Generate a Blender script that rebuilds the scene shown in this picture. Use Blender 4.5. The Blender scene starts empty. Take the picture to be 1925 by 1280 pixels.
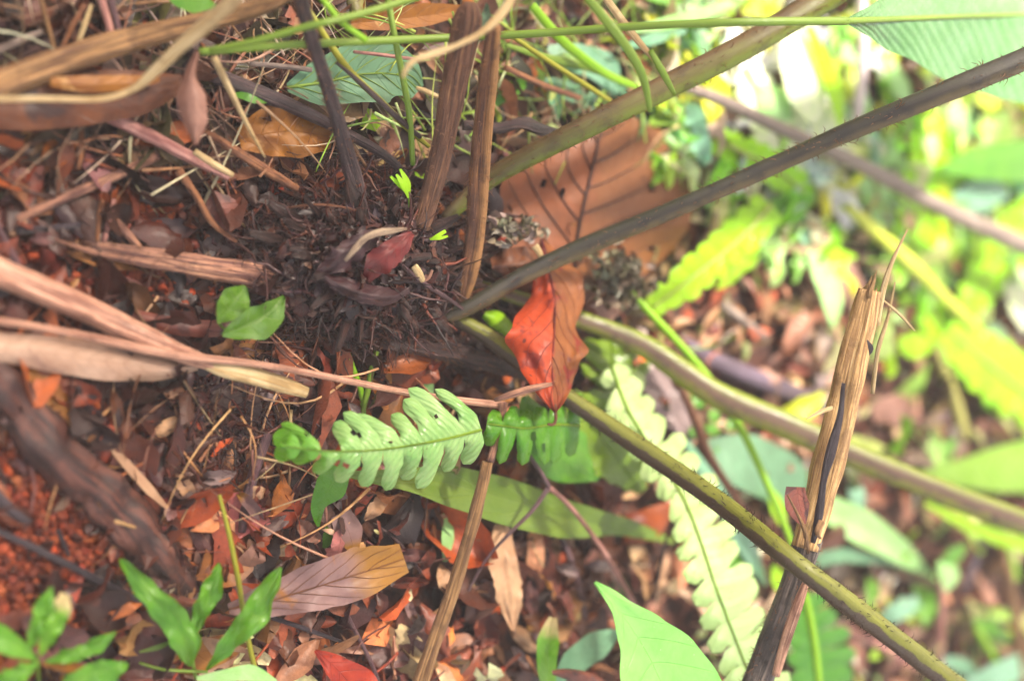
import bpy, bmesh, math, random
from mathutils import Vector, Matrix, noise

# ------------------------------------------------------------------ camera
scene = bpy.context.scene
COL = scene.collection
R = math.radians
CAM = Vector((0.0, 0.0, 0.85))
PITCH, FOV = R(50), R(42)
FPX = (1925 / 2) / math.tan(FOV / 2)
FWD = Vector((0, math.cos(PITCH), -math.sin(PITCH)))
CX = Vector((0, math.sin(PITCH), math.cos(PITCH)))     # image right (the picture was taken with the camera on its side)
CY = Vector((-1, 0, 0))                                # image up
cd = bpy.data.cameras.new('camera'); cam = bpy.data.objects.new('camera', cd); COL.objects.link(cam)
cam.matrix_world = Matrix(((CX.x, CY.x, -FWD.x, CAM.x), (CX.y, CY.y, -FWD.y, CAM.y), (CX.z, CY.z, -FWD.z, CAM.z), (0, 0, 0, 1)))
cd.sensor_width = 36; cd.lens = 18 / math.tan(FOV / 2); cd.clip_start = 0.02; cd.clip_end = 500
cd.dof.use_dof = True; cd.dof.focus_distance = 0.965; cd.dof.aperture_fstop = 1.6; cd.dof.aperture_blades = 7
scene.camera = cam
# ------------------------------------------------------------------ light
SUN = Vector((-0.50, 0.22, 0.90)).normalized()
w = bpy.data.worlds.new('World'); scene.world = w; w.use_nodes = True
nt = w.node_tree; bg = nt.nodes['Background']
sky = nt.nodes.new('ShaderNodeTexSky'); sky.sky_type = 'NISHITA'; sky.sun_disc = False
sky.sun_elevation = math.asin(SUN.z); sky.sun_rotation = math.atan2(SUN.x, SUN.y)
sky.dust_density = 4.0; sky.air_density = 1.0; sky.ozone_density = 0.6
tint = nt.nodes.new('ShaderNodeMix'); tint.data_type = 'RGBA'; tint.blend_type = 'MULTIPLY'; tint.inputs[0].default_value = 1
nt.links.new(sky.outputs[0], tint.inputs[6]); tint.inputs[7].default_value = (1.0, 0.81, 0.64, 1)   # light filtered by leaves overhead
nt.links.new(tint.outputs[2], bg.inputs[0]); bg.inputs[1].default_value = 0.15
sl = bpy.data.lights.new('sun', 'SUN'); sl.energy = 5.0; sl.angle = R(5); sl.color = (1, 0.94, 0.84)
so = bpy.data.objects.new('sun', sl); COL.objects.link(so)
so.rotation_euler = SUN.to_track_quat('Z', 'Y').to_euler()
scene.view_settings.view_transform = 'Standard'; scene.view_settings.look = 'None'
scene.view_settings.exposure = 2.3; scene.view_settings.gamma = 1.0
scene.cycles.use_denoising = True
scene.cycles.max_bounces = 6; scene.cycles.transmission_bounces = 3; scene.cycles.transparent_max_bounces = 4
scene.cycles.sample_clamp_indirect = 4.0

rnd = random.Random(11)
# ------------------------------------------------------------------ geometry helpers
def ray(px, py):
    return FWD + CX * ((px - 962.5) / FPX) + CY * ((640 - py) / FPX)
def plane_pt(px, py, h):
    d = ray(px, py); t = (CAM.z - h) / (-d.z)
    return CAM + d * t
CROWN = plane_pt(700, 500, 0.0)
def G(x, y):
    """height of the forest floor"""
    v = 0.016 * noise.noise(Vector((x * 4.2, y * 4.2, 3.1))) + 0.008 * noise.noise(Vector((x * 11, y * 11, 7.7)))
    d2 = ((x - CROWN.x) / 0.085) ** 2 + ((y - CROWN.y) / 0.10) ** 2
    return v + 0.022 * math.exp(-d2)
def P(px, py, h):
    """point h above the floor that is seen at photo pixel px, py"""
    h *= .42 + .58 * min(1, max(0, (px - 250) / 350))      # things lie flatter on the soil at this end
    k = math.exp(-max(h, 0) / 0.06); z = h
    for _ in range(3):
        q = plane_pt(px, py, z); z = h + k * G(q.x, q.y)
    return plane_pt(px, py, z)
def depth(p): return (p - CAM).dot(FWD)
def mpp(p): return depth(p) / FPX                      # metres per photo pixel

def spline(pts, n):
    """Catmull-Rom through rows of numbers, n samples"""
    m = len(pts); out = []
    if m == 1: return [pts[0]] * n
    seg = [0.0]
    for a, b in zip(pts, pts[1:]): seg.append(seg[-1] + max(1e-6, math.hypot(a[0] - b[0], a[1] - b[1])))
    L = seg[-1]; j = 0
    for i in range(n):
        s = L * i / (n - 1)
        while j < m - 2 and s > seg[j + 1]: j += 1
        t = (s - seg[j]) / (seg[j + 1] - seg[j])
        p0, p1, p2, p3 = pts[max(j - 1, 0)], pts[j], pts[j + 1], pts[min(j + 2, m - 1)]
        out.append(tuple(0.5 * (2 * b + (c - a) * t + (2 * a - 5 * b + 4 * c - d) * t * t + (3 * b - a - 3 * c + d) * t ** 3)
                         for a, b, c, d in zip(p0, p1, p2, p3)))
    return out
def lerpl(v, t):
    if not isinstance(v, (list, tuple)): return v
    x = t * (len(v) - 1); i = min(int(x), len(v) - 2); f = x - i; f = f * f * (3 - 2 * f) * 0.5 + f * 0.5
    return v[i] * (1 - f) + v[i + 1] * f

class Geo:
    def __init__(self): self.v = []; self.f = []; self.uv = []; self.c = []; self.col = None; self.usecol = False
    def add(self, verts, faces, uvs):
        o = len(self.v); self.v += verts; self.uv += uvs; self.c += [self.col] * len(verts)
        self.f += [tuple(i + o for i in f) for f in faces]
def build(geo, name, mat, parent=None, label=None, cat=None, group=None, kind=None, smooth=True):
    me = bpy.data.meshes.new(name)
    if parent is not None: org = Vector(parent['_o'])
    else:
        org = Vector((0, 0, 0))
        for v in geo.v: org += v
        org /= max(1, len(geo.v))
    me.from_pydata([tuple(v - org) for v in geo.v], [], geo.f)
    ul = me.uv_layers.new(name='UVMap')
    li = [0] * len(me.loops); me.loops.foreach_get('vertex_index', li)
    buf = []
    for i in li: buf += [geo.uv[i][0], geo.uv[i][1]]
    ul.data.foreach_set('uv', buf)
    if geo.usecol:
        ca = me.color_attributes.new('Tone', 'FLOAT_COLOR', 'POINT'); cb = []
        for c in geo.c: cb += list(c) + [1.0]
        ca.data.foreach_set('color', cb)
    if smooth: me.polygons.foreach_set('use_smooth', [True] * len(me.polygons))
    me.materials.append(mat); me.update()
    o = bpy.data.objects.new(name, me); COL.objects.link(o)
    if parent is not None: o.parent = parent
    else: o.location = org
    o['_o'] = tuple(org)
    tag(o, label, cat, group, kind)
    return o
def tag(o, label=None, cat=None, group=None, kind=None):
    if label: o['label'] = label
    if cat: o['category'] = cat
    if group: o['group'] = group
    if kind: o['kind'] = kind
def empty(name, p, label, cat, group=None):
    o = bpy.data.objects.new(name, None); COL.objects.link(o); o.location = p; o['_o'] = tuple(p)
    o.empty_display_size = 0.02
    tag(o, label, cat, group); return o

def tube(geo, P3, rad, sides=12, flat=1.0, groove=0.0, lump=0.0, cap=True, seed=0.0, twist=0.0, ridge=0.0):
    n = len(P3); vs = []; uv = []; fs = []; L = 0
    for i in range(n):
        T = (P3[min(i + 1, n - 1)] - P3[max(i - 1, 0)])
        if T.length < 1e-9: T = Vector((0, 0, 1))
        T.normalize(); C = (CAM - P3[i]); C -= T * C.dot(T)
        if C.length < 1e-6: C = T.orthogonal()
        C.normalize(); S = T.cross(C)
        if i: L += (P3[i] - P3[i - 1]).length
        tw = twist * i / n; wob = 1 + .05 * noise.noise(Vector((L * 30, seed, 1.5))) + .03 * noise.noise(Vector((L * 90, seed, 4.5)))
        for k in range(sides + 1):
            v = k / sides; a = 2 * math.pi * v + tw; r = rad[i] * wob
            g = 1 - groove * math.exp(-((v - 0.5) / 0.11) ** 2)
            if ridge: g *= 1 + ridge * math.cos(a * 5 + seed)
            if lump: g *= 1 + lump * noise.noise(Vector((L * 45 + seed, math.cos(a) * 1.3, math.sin(a) * 1.3 + seed)))
            vs.append(P3[i] + (C * (-math.cos(a) * flat) + S * math.sin(a)) * (r * g)); uv.append((L, v))
    w_ = sides + 1
    for i in range(n - 1):
        for k in range(sides):
            a = i * w_ + k; fs.append((a, a + 1, a + 1 + w_, a + w_))
    if cap:
        for i, sgn in ((0, 1), (n - 1, -1)):
            c = len(vs); vs.append(P3[i]); uv.append((0 if i == 0 else L, 0.5))
            for k in range(sides):
                a = i * w_ + k; fs.append((c, a + 1, a) if sgn > 0 else (c, a, a + 1))
    geo.add(vs, fs, uv)
def pxtube(geo, pts, n=None, sides=12, **kw):
    """pts rows: px, py, width in px, height above floor"""
    if n is None:
        L = sum(math.hypot(a[0] - b[0], a[1] - b[1]) for a, b in zip(pts, pts[1:])); n = max(8, min(70, int(L / 13)))
    rows = spline(pts, n); P3 = []; rad = []
    for x, y, wd, h in rows:
        p = P(x, y, h); P3.append(p); rad.append(max(wd, 1) * 0.5 * mpp(p))
    tube(geo, P3, rad, sides, **kw); return P3, rad
def stem(name, label, cat, pts, mat, parent=None, group=None, hairs=0, hairmat=None, splinter=None, **kw):
    g = Geo(); kw.setdefault('seed', rnd.random() * 50)
    P3, rad = pxtube(g, pts, **kw)
    if splinter:                                       # frayed end: (at start?, count, length m)
        st, cnt, ln = splinter
        a, b = (P3[0], P3[1]) if st else (P3[-1], P3[-2]); d = (a - b).normalized(); r0 = rad[0] if st else rad[-1]
        for k in range(cnt):
            off = Vector((rnd.uniform(-1, 1), rnd.uniform(-1, 1), rnd.uniform(-1, 1))) * r0 * 0.6
            dd = (d + Vector((rnd.uniform(-1, 1), rnd.uniform(-1, 1), rnd.uniform(-.6, 1))) * 0.16).normalized(); l = ln * rnd.uniform(.35, 1)
            q = [a + off - d * 0.006 + dd * l * s / 4 for s in range(5)]
            tube(g, q, [r0 * 0.28 * (1 - s / 4.3) for s in range(5)], 5)
    o = build(g, name, mat, parent, label, cat if parent is None else None, group)
    if hairs:
        hg = Geo(); scurf(hg, P3, rad, hairs)
        build(hg, 'scales', hairmat or M_scale, o, kind='stuff')
    return o
def scurf(g, P3, rad, count):
    for _ in range(count):
        i = rnd.randrange(1, len(P3) - 1); f = rnd.random(); p = P3[i].lerp(P3[i - 1], f); T = (P3[i] - P3[i - 1]).normalized()
        d = Vector((rnd.gauss(0, 1), rnd.gauss(0, 1), rnd.gauss(0, 1))); d -= T * d.dot(T); d.normalize()
        l = rnd.uniform(.0015, .0055); q = p + d * rad[i] * 0.9; e = q + (d + T * rnd.uniform(-1.2, 1.2)) * l
        m = q.lerp(e, .5) + T * l * .2
        tube(g, [q, m, e], [.00035, .00028, .00008], 3, cap=False)

def leaf(name, label, cat, mid, wl, wr, mat, parent=None, group=None, fold=0.0, wave=0.0, nt_=26, ns=6, serr=None, holes=(),
         rib=None, ribmat=None, sidev=0, vw_=.22, curl=0.0, jag=0.0, wl_sh=0.0, kind=None, thick=0.0):
    """mid rows: px, py, h along the midrib; wl/wr half widths in px on either side, listed base to tip; fold lifts (+) or drops the
    edges by that many metres, curl rolls them"""
    g = Geo(); rows = spline(mid, nt_); n = len(rows); sd = rnd.random() * 90
    vs = []; uv = []; fs = []
    for i, (x, y, h) in enumerate(rows):
        a = rows[max(i - 1, 0)]; b = rows[min(i + 1, n - 1)]; dx, dy = b[0] - a[0], b[1] - a[1]; q = math.hypot(dx, dy) or 1
        nx, ny = -dy / q, dx / q; t = i / (n - 1); WL = max(0.3, lerpl(wl, t)); WR = max(0.3, lerpl(wr, t))
        if serr:
            m = 1 - serr[1] * abs(math.sin(t * serr[0] * math.pi)) ** 1.5; WL *= m; WR *= m
        if jag:
            jf = 9 if nt_ > 50 else 14; WL *= 1 + jag * noise.noise(Vector((t * jf, sd, 0))); WR *= 1 + jag * noise.noise(Vector((t * jf, sd, 9)))
        for k in range(-ns, ns + 1):
            s = k / ns; Wd = WL if s < 0 else WR; off = s * Wd; r = abs(s)
            hh = h + fold * r * min(1.0, Wd / (max(max(wl) if isinstance(wl, (list, tuple)) else wl, max(wr) if isinstance(wr, (list, tuple)) else wr) + 1e-6)) ** .7
            if curl: hh += curl * (math.cos(s * math.pi * .5) if curl > 0 else -(1 - math.cos(s * math.pi * .5)))
            if wave: hh += wave * r * math.sin(t * 17 + sd + (2 if s > 0 else 0)) + wave * .6 * noise.noise(Vector((t * 6, s * 3, sd)))
            vs.append(P(x + nx * off + dx / q * r * Wd * wl_sh, y + ny * off + dy / q * r * Wd * wl_sh, max(hh, .0015))); uv.append((t, s * .5 + .5))
    W_ = 2 * ns + 1
    for i in range(n - 1):
        for k in range(W_ - 1):
            t = (i + .5) / (n - 1); s = (k + .5 - ns) / ns
            if any(((t - ht) / hr) ** 2 + ((s - hs) / (hr * 2.2)) ** 2 < 1 for ht, hs, hr in holes): continue
            a = i * W_ + k; fs.append((a, a + 1, a + 1 + W_, a + W_))
    g.add(vs, fs, uv)
    o = build(g, name, mat, parent, label, cat if parent is None else None, group, kind)
    if thick:
        md = o.modifiers.new('thick', 'SOLIDIFY'); md.thickness = thick
    if rib:
        rg = Geo(); P3 = []; rd = []
        for i, (x, y, h) in enumerate(rows):
            p = P(x, y, h + (curl if curl > 0 else 0)); p += (CAM - p).normalized() * .0004; P3.append(p); rd.append(rib * .5 * mpp(p) * (1.15 - .8 * i / n))
        tube(rg, P3, rd, 6)
        for k in range(sidev):
            for sd_ in (-1, 1):
                t0 = (k + .7 + .15 * sd_) / (sidev + .6); q = []; qr = []
                for j in range(15):
                    b_ = j / 14 * .93; t1 = t0 - .05 + .36 * b_ ** 1.12; u = t1 * (n - 1); v_ = (sd_ * b_) * ns + ns
                    if u > n - 1.01: break
                    i0 = int(u); j0 = min(int(v_), W_ - 2); fu = u - i0; fv = v_ - j0
                    a_ = vs[i0 * W_ + j0].lerp(vs[i0 * W_ + j0 + 1], fv); c_ = vs[(i0 + 1) * W_ + j0].lerp(vs[(i0 + 1) * W_ + j0 + 1], fv)
                    p = a_.lerp(c_, fu); p += (CAM - p).normalized() * .0006; q.append(p); qr.append(rib * vw_ * mpp(p) * (1 - .75 * j / 14))
                if len(q) > 4: tube(rg, q, qr, 5)
        if parent is not None: o['_o'] = tuple(parent['_o'])
        build(rg, 'midrib', ribmat or mat, o)
    return o

def lobed(name, label, cat, mid, W, mat, n_lobes=10, parent=None, group=None, shear=(.0, .0), puff=.003, web=.32, gap=.25, droop=0.0,
          sides=(-1, 1), skip=(), ragged=.05, jit=.12, rib=6, ribmat=None, holes=(), kind=None, ra=8, rb=9, cols=None):
    """fern blade cut into rounded lobes along a rachis. W = (left widths, right widths) px; shear = (left, right) sideways sweep"""
    g = Geo(); NR = 120; rows = spline(mid, NR); parts = []
    def at(t):
        x = max(0, min(1, t)) * (NR - 1); i = min(int(x), NR - 2); f = x - i
        return [rows[i][j] * (1 - f) + rows[i + 1][j] * f for j in range(3)]
    for sd in sides:
        WW = W[0] if sd < 0 else W[1]; sh = shear[0] if sd < 0 else shear[1]
        for k in range(n_lobes):
            if (sd, k) in skip: continue
            tc = (k + .5) / n_lobes; hf = .5 / n_lobes; Wd0 = lerpl(WW, tc) * (1 + rnd.uniform(-jit, jit)); shk = sh * (1 + rnd.uniform(-.4, .4)); pf = puff * rnd.uniform(.5, 1.4)
            rb0 = max(.74, web)
            vs = []; uv = []; fs = []; wtop = 1 - gap * rnd.uniform(.6, 1.3); zj = rnd.uniform(-.001, .001)
            for j in range(rb + 1):
                b = j / rb
                for i in range(ra + 1):
                    a = -1 + 2 * i / ra; wp = 1 if b < web else 1 - (1 - wtop) * min(1, (b - web) / .15)
                    rnd_ = math.sqrt(max(0, 1 - max(0, (b - rb0) / (1 - rb0)) ** 2.6)); be = b
                    t = tc + a * hf * wp * (max(rnd_, .12) if b > rb0 else 1) + shk * hf * 2 * b * b
                    x, y, h = at(t); x2, y2, _ = at(tc + .01); x1, y1, _ = at(tc - .01); q = math.hypot(x2 - x1, y2 - y1) or 1
                    nx, ny = -(y2 - y1) / q * sd, (x2 - x1) / q * sd
                    be = b * (1 + ragged * noise.noise(Vector((a * 2.2, k * 3.3, sd + b))) * (b > .3))
                    hh = h + pf * (1 - a * a) * math.sin(min(1, b * 1.2) * math.pi * .8) - droop * b * b + zj * b
                    ex = t - max(0, min(1, t))                       # continue past the ends of the rachis
                    qx = x + nx * Wd0 * be + (x2 - x1) / .02 * ex; qy = y + ny * Wd0 * be + (y2 - y1) / .02 * ex
                    tx, ty = (x2 - x1) / .02, (y2 - y1) / .02                       # px per unit t along the rachis
                    tl = math.hypot(tx, ty) or 1
                    tm = tc + shk * hf * 2 * b * b; mx_, my_, _ = at(tm); em = tm - max(0, min(1, tm))
                    cx_ = mx_ + tx * em + nx * Wd0 * b; cy_ = my_ + ty * em + ny * Wd0 * b
                    dx_ = tx * shk * hf * 4 * b + nx * Wd0; dy_ = ty * shk * hf * 4 * b + ny * Wd0; dl = math.hypot(dx_, dy_) or 1
                    sgn = 1 if (dy_ * tx - dx_ * ty) > 0 else -1
                    px_, py_ = sgn * dy_ / dl, -sgn * dx_ / dl; hw = a * hf * tl * wp * (max(rnd_, .12) if b > rb0 else 1) * (be / b if b > 0 else 1)
                    bl = min(1, max(0, (b - web * .5) / (web * .8 + .01)))
                    vs.append(P(qx * (1 - bl) + (cx_ + px_ * hw) * bl, qy * (1 - bl) + (cy_ + py_ * hw) * bl, max(hh, .002)))
                    uv.append((tc + a * hf, .5 + sd * b * .5))
            for j in range(rb):
                for i in range(ra):
                    c = j * (ra + 1) + i
                    t = tc + (-1 + 2 * (i + .5) / ra) * hf; s = sd * (j + .5) / rb
                    if any(((t - ht) / hr) ** 2 + ((s - hs) / (hr * 4)) ** 2 < 1 for ht, hs, hr in holes): continue
                    fs.append((c, c + 1, c + ra + 2, c + ra + 1))
            g.add(vs, fs, uv)
    o = build(g, name, mat, parent, label, cat if parent is None else None, group, kind)
    if rib:
        rg = Geo(); P3 = []; rd = []
        for i in range(0, NR, 4):
            x, y, h = rows[i]; p = P(x, y, h + .0012); P3.append(p); rd.append(rib * .5 * mpp(p) * (1.1 - .7 * i / NR))
        tube(rg, P3, rd, 6)
        if parent is not None: o['_o'] = tuple(parent['_o'])
        build(rg, 'midrib', ribmat or M_ribgreen, o)
    return o

# ------------------------------------------------------------------ materials
def lin(c): return tuple(((x / 255) / 12.92 if x <= 10 else ((x / 255 + .055) / 1.055) ** 2.4) for x in c)
ALB = 0.62; SAT = 1.15
def C3(h, k=1.0):
    if isinstance(h, str): h = (int(h[0:2], 16), int(h[2:4], 16), int(h[4:6], 16))
    c = lin(h); m = .3 * c[0] + .6 * c[1] + .1 * c[2]
    return tuple(min(.85, max(.004, (m + (v - m) * SAT) * ALB * k)) for v in c) + (1,)
class NB:
    def __init__(self, name):
        self.m = bpy.data.materials.new(name); self.m.use_nodes = True; self.t = self.m.node_tree; self.t.nodes.clear()
        self.out = self.n('ShaderNodeOutputMaterial')
    def n(self, ty, **kw):
        x = self.t.nodes.new(ty)
        for k, v in kw.items(): setattr(x, k, v)
        return x
    def l(self, a, b): self.t.links.new(a, b)
    def val(self, inp, v):
        if hasattr(v, 'is_linked') or isinstance(v, bpy.types.NodeSocket): self.l(v, inp)
        else: inp.default_value = v
    def math(self, op, a, b=0.0, c=0.0, clamp=False):
        x = self.n('ShaderNodeMath', operation=op, use_clamp=clamp)
        for i, v in enumerate((a, b, c)): self.val(x.inputs[i], v)
        return x.outputs[0]
    def mix(self, f, a, b, bt='MIX'):
        x = self.n('ShaderNodeMix', data_type='RGBA', blend_type=bt)
        self.val(x.inputs[0], f); self.val(x.inputs[6], a); self.val(x.inputs[7], b); return x.outputs[2]
    def noise(self, vec, scale, detail=4, rough=.6, dist=0.0):
        x = self.n('ShaderNodeTexNoise'); self.l(vec, x.inputs['Vector']); x.inputs['Scale'].default_value = scale
        x.inputs['Detail'].default_value = detail; x.inputs['Roughness'].default_value = rough; x.inputs['Distortion'].default_value = dist
        return x.outputs['Fac']
    def step(self, v, a, b, to0=0.0, to1=1.0):
        x = self.n('ShaderNodeMapRange'); x.clamp = True; self.val(x.inputs[0], v)
        for i, q in enumerate((a, b, to0, to1)): x.inputs[i + 1].default_value = q
        return x.outputs[0]
def surface(b, colr, rough, trans=0.0, tcol=None, bump=None, bstr=.4, bdist=.001, coat=0.0, spec=.35):
    coat *= .3
    p = b.n('ShaderNodeBsdfPrincipled'); b.val(p.inputs['Base Color'], colr); b.val(p.inputs['Roughness'], rough)
    p.inputs['Specular IOR Level'].default_value = spec
    if coat: p.inputs['Coat Weight'].default_value = coat; p.inputs['Coat Roughness'].default_value = .12
    if bump is not None:
        bn = b.n('ShaderNodeBump'); bn.inputs['Strength'].default_value = bstr; bn.inputs['Distance'].default_value = bdist
        b.l(bump, bn.inputs['Height']); b.l(bn.outputs[0], p.inputs['Normal'])
        if coat: b.l(bn.outputs[0], p.inputs['Coat Normal'])
    s = p.outputs[0]
    if trans:
        tr = b.n('ShaderNodeBsdfTranslucent'); b.val(tr.inputs[0], tcol if tcol is not None else colr)
        mx = b.n('ShaderNodeMixShader'); mx.inputs[0].default_value = trans; b.l(p.outputs[0], mx.inputs[1]); b.l(tr.outputs[0], mx.inputs[2]); s = mx.outputs[0]
    b.l(s, b.out.inputs[0]); return b.m
def leafmat(name, c1, c2, cv=None, nv=9, slant=.55, vw=.06, rough=.42, trans=.28, tcol=None, left=None, spots=None, coat=0.0, k=1.0, vs=.5, mid=.035, fine=0, tip=None, patch=None, bdist=.0012):
    b = NB(name); uvn = b.n('ShaderNodeUVMap'); sp = b.n('ShaderNodeSeparateXYZ'); b.l(uvn.outputs[0], sp.inputs[0])
    t, v = sp.outputs[0], sp.outputs[1]; s = b.math('MULTIPLY', b.math('ABSOLUTE', b.math('SUBTRACT', v, .5)), 2.0)
    tc = b.n('ShaderNodeTexCoord'); ob = tc.outputs['Object']
    n1 = b.noise(ob, 38, 5, .62, .6); n2 = b.noise(ob, 190, 4, .6)
    c = b.mix(b.step(n1, .36, .66), C3(c1, k), C3(c2, k))
    if left is not None:
        c = b.mix(b.step(b.math('ADD', v, b.math('MULTIPLY', b.math('SUBTRACT', n1, .5), .25)), .47, .56), c, b.mix(n2, C3(left[0], k), C3(left[1], k)))
    if patch is not None:
        n3 = b.noise(ob, patch[1], 3, .55, 1.0); c = b.mix(b.step(n3, patch[2], patch[2] + .08), c, C3(patch[0], k))
    if tip is not None: c = b.mix(b.step(b.math('ADD', t, b.math('MULTIPLY', b.math('SUBTRACT', n1, .5), .3)), tip[1], tip[1] + .15), c, C3(tip[0], k))
    ph = b.math('FRACT', b.math('SUBTRACT', b.math('MULTIPLY', t, float(nv)), b.math('MULTIPLY', b.math('POWER', s, 1.35), slant * nv * .35)))
    dv = b.math('ABSOLUTE', b.math('SUBTRACT', ph, .5))
    vm = b.step(dv, 0.0, vw, 1.0, 0.0); mm = b.step(s, 0.0, mid, 1.0, 0.0)
    vein = b.math('MAXIMUM', b.math('MULTIPLY', vm, b.step(s, .75, 1.0, 1.0, .25)), mm)
    c = b.mix(b.math('MULTIPLY', vein, vs), c, C3(cv or c2, k))
    if spots is not None:
        vo = b.n('ShaderNodeTexVoronoi'); b.l(ob, vo.inputs['Vector']); vo.inputs['Scale'].default_value = spots[1]
        c = b.mix(b.math('MULTIPLY', b.step(vo.outputs['Distance'], spots[2] * .6, spots[2], 1, 0), b.step(n1, .45, .6)), c, C3(spots[0], k))
    c = b.mix(b.math('MULTIPLY', n2, .35), c, C3(c2, k * .6))
    hb = b.math('ADD', b.math('MULTIPLY', n1, .6), b.math('MULTIPLY', n2, .35)); hb = b.math('ADD', hb, b.math('MULTIPLY', vein, -.6))
    if fine:
        wv = b.math('SINE', b.math('MULTIPLY', b.math('ADD', t, b.math('MULTIPLY', s, -.12)), float(fine)))
        hb = b.math('ADD', hb, b.math('MULTIPLY', wv, .3)); c = b.mix(b.step(wv, -.2, 1, 0, .22), c, C3(c2, k * .75))
    rg = b.step(n2, .3, .7, rough * .75, min(1, rough * 1.3))
    return surface(b, c, rg, trans, (C3(tcol, k) if tcol else c), hb, .55, bdist, coat)
def stemmat(name, base, dark, pale=None, sideA=None, sideB=None, rough=.55, k=1.0, fib=1.0, coat=0.0, blot=.5, edge=.12, node=None, soft=False):
    """fibrous stem: base/dark streaks along it; sideA and sideB colour its two flanks"""
    b = NB(name); uvn = b.n('ShaderNodeUVMap'); sp = b.n('ShaderNodeSeparateXYZ'); b.l(uvn.outputs[0], sp.inputs[0]); u, v = sp.outputs[0], sp.outputs[1]
    cm = b.n('ShaderNodeCombineXYZ'); b.l(b.math('MULTIPLY', u, 22.0), cm.inputs[0]); b.l(b.math('MULTIPLY', v, 26.0 * fib), cm.inputs[1])
    tc = b.n('ShaderNodeTexCoord'); f1 = b.noise(cm.outputs[0], 1.0, 6, .65, .3)
    ob = tc.outputs['Object']; n1 = b.noise(ob, 60, 5, .6); n2 = b.noise(ob, 420, 3, .6)
    c = b.mix(b.step(f1, .25 if soft else .43, .78 if soft else .56), C3(dark, k), C3(base, k))
    if pale: c = b.mix(b.step(f1, .58, .72), c, C3(pale, k))
    vn = b.math('ADD', v, b.math('MULTIPLY', b.math('SUBTRACT', n1, .5), .16))
    if sideA: c = b.mix(b.step(vn, .5 - edge, .5 - edge * .2, .92, 0), c, b.mix(n1, C3(sideA[0], k), C3(sideA[1], k)))
    if sideB: c = b.mix(b.step(vn, .5 + edge * .2, .5 + edge, 0, .92), c, b.mix(n1, C3(sideB[0], k), C3(sideB[1], k)))
    c = b.mix(b.math('MULTIPLY', b.step(n1, .52, .64), blot), c, C3(dark, k * .6))
    if node: 
        vo = b.n('ShaderNodeTexVoronoi'); b.l(ob, vo.inputs['Vector']); vo.inputs['Scale'].default_value = 150
        c = b.mix(b.step(vo.outputs['Distance'], .1, .16, .8, 0), c, C3(node, k))
    hb = b.math('ADD', b.math('MULTIPLY', f1, 1.6), b.math('MULTIPLY', n2, .5))
    return surface(b, c, b.step(n2, .3, .7, rough * .8, min(1, rough * 1.25)), 0, None, hb, .35 if soft else .9, .0012 if soft else .0018, coat)

M_scale = stemmat('scale_hair', 'b98a66', '7a5038', rough=.7)
M_scale_dark = stemmat('dark_scale_hair', '4a3630', '2e211e', rough=.7)
M_ribgreen = stemmat('green_midrib', 'a9c94a', '7fa838', rough=.4)
M_ribpale = stemmat('pale_midrib', 'd8dc8a', 'a9c060', rough=.4)
M_ribred = stemmat('red_midrib', '8a2018', '5c1410', rough=.4)
M_ribbrown = stemmat('brown_midrib', '4a2622', '301614', rough=.5, k=.8)
M_stipe_olive = stemmat('stipe_olive_brown', '6c6c34', '5a4c2c', sideB=('6e5a3c', '54422e'), sideA=('6f7a34', '7c8a3c'), rough=.45, coat=.2, soft=True, fib=.5)
M_stipe_dark = stemmat('stipe_dark_green', '4a4630', '2a201c', k=.7, sideB=('4a4c3a', '35342c'), sideA=('80704a', '5c4a34'), rough=.4, coat=.3, soft=True, fib=.5)
M_stipe_split = stemmat('stipe_green_over_brown', '84883a', '5c5c28', sideA=('4a3830', '382a26'), rough=.5, coat=.1, blot=.15, edge=.025, soft=True, fib=.5)
M_stipe_two = stemmat('stipe_brown_centre', '6e5848', '554238', sideA=('90963c', '748030'), sideB=('88983a', '7a8a34'), rough=.45, coat=.2, edge=.16, soft=True, fib=.5)
M_dead_flat = stemmat('dead_stipe_brown', '6e4e3c', '4a3226', pale='b08860', rough=.6, k=1.5)
M_dead_edge = stemmat('dead_stipe_tan_edge', '7c563c', '4a3026', pale='b88c5c', rough=.55, sideA=('8a6444', 'a47c50'), k=1.35)
M_dead_dark = stemmat('dark_dead_stipe', '4c3c3c', '2c2224', pale='846a64', rough=.45, coat=.3, k=1.3)
M_straw = stemmat('straw', 'd0a48c', '8c6454', pale='f4dcc8', rough=.5, k=1.5)
M_straw_pale = stemmat('pale_straw', 'e8d4a8', 'c0a070', pale='fff0cc', rough=.55, k=1.15)
M_tanpale = stemmat('weathered_bark_strip', 'c8b498', '8c7464', pale='e8d8c0', rough=.6, blot=.6)
M_straw_pink = stemmat('pinkish_straw', 'c8988c', '8a5a54', pale='f0d0c4', rough=.5, k=1.35)
M_straw_or = stemmat('orange_straw', 'b48870', '5c3c38', pale='e8bc90', rough=.5, k=1.4)
M_brownstem = stemmat('brown_dry_stem', '9c6c4c', '6a4434', pale='d0a070', rough=.55, k=1.3)
M_tanstem = stemmat('tan_dry_stem', 'a8845c', '6a4c34', pale='d8a878', rough=.5, blot=.5, k=1.1)
M_green = stemmat('green_stalk', '86a044', '6a8838', rough=.4, blot=.1, k=1.0, soft=True, fib=.5)
M_bgreen = stemmat('bright_green_stalk', '9cc83c', '7cac34', rough=.4, blot=.1, k=1.05, soft=True, fib=.5)
M_ygreen = stemmat('yellow_green_stalk', 'a8a83c', '848434', rough=.4, blot=.15, soft=True, fib=.5)
M_bark = stemmat('wet_bark', '74483c', '382220', pale='a87c68', rough=.45, coat=.2, fib=.7, blot=.8, k=.75)
M_twig = stemmat('purple_twig', '7c5c60', '503c40', pale='9c7c80', rough=.45, coat=.2)
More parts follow.
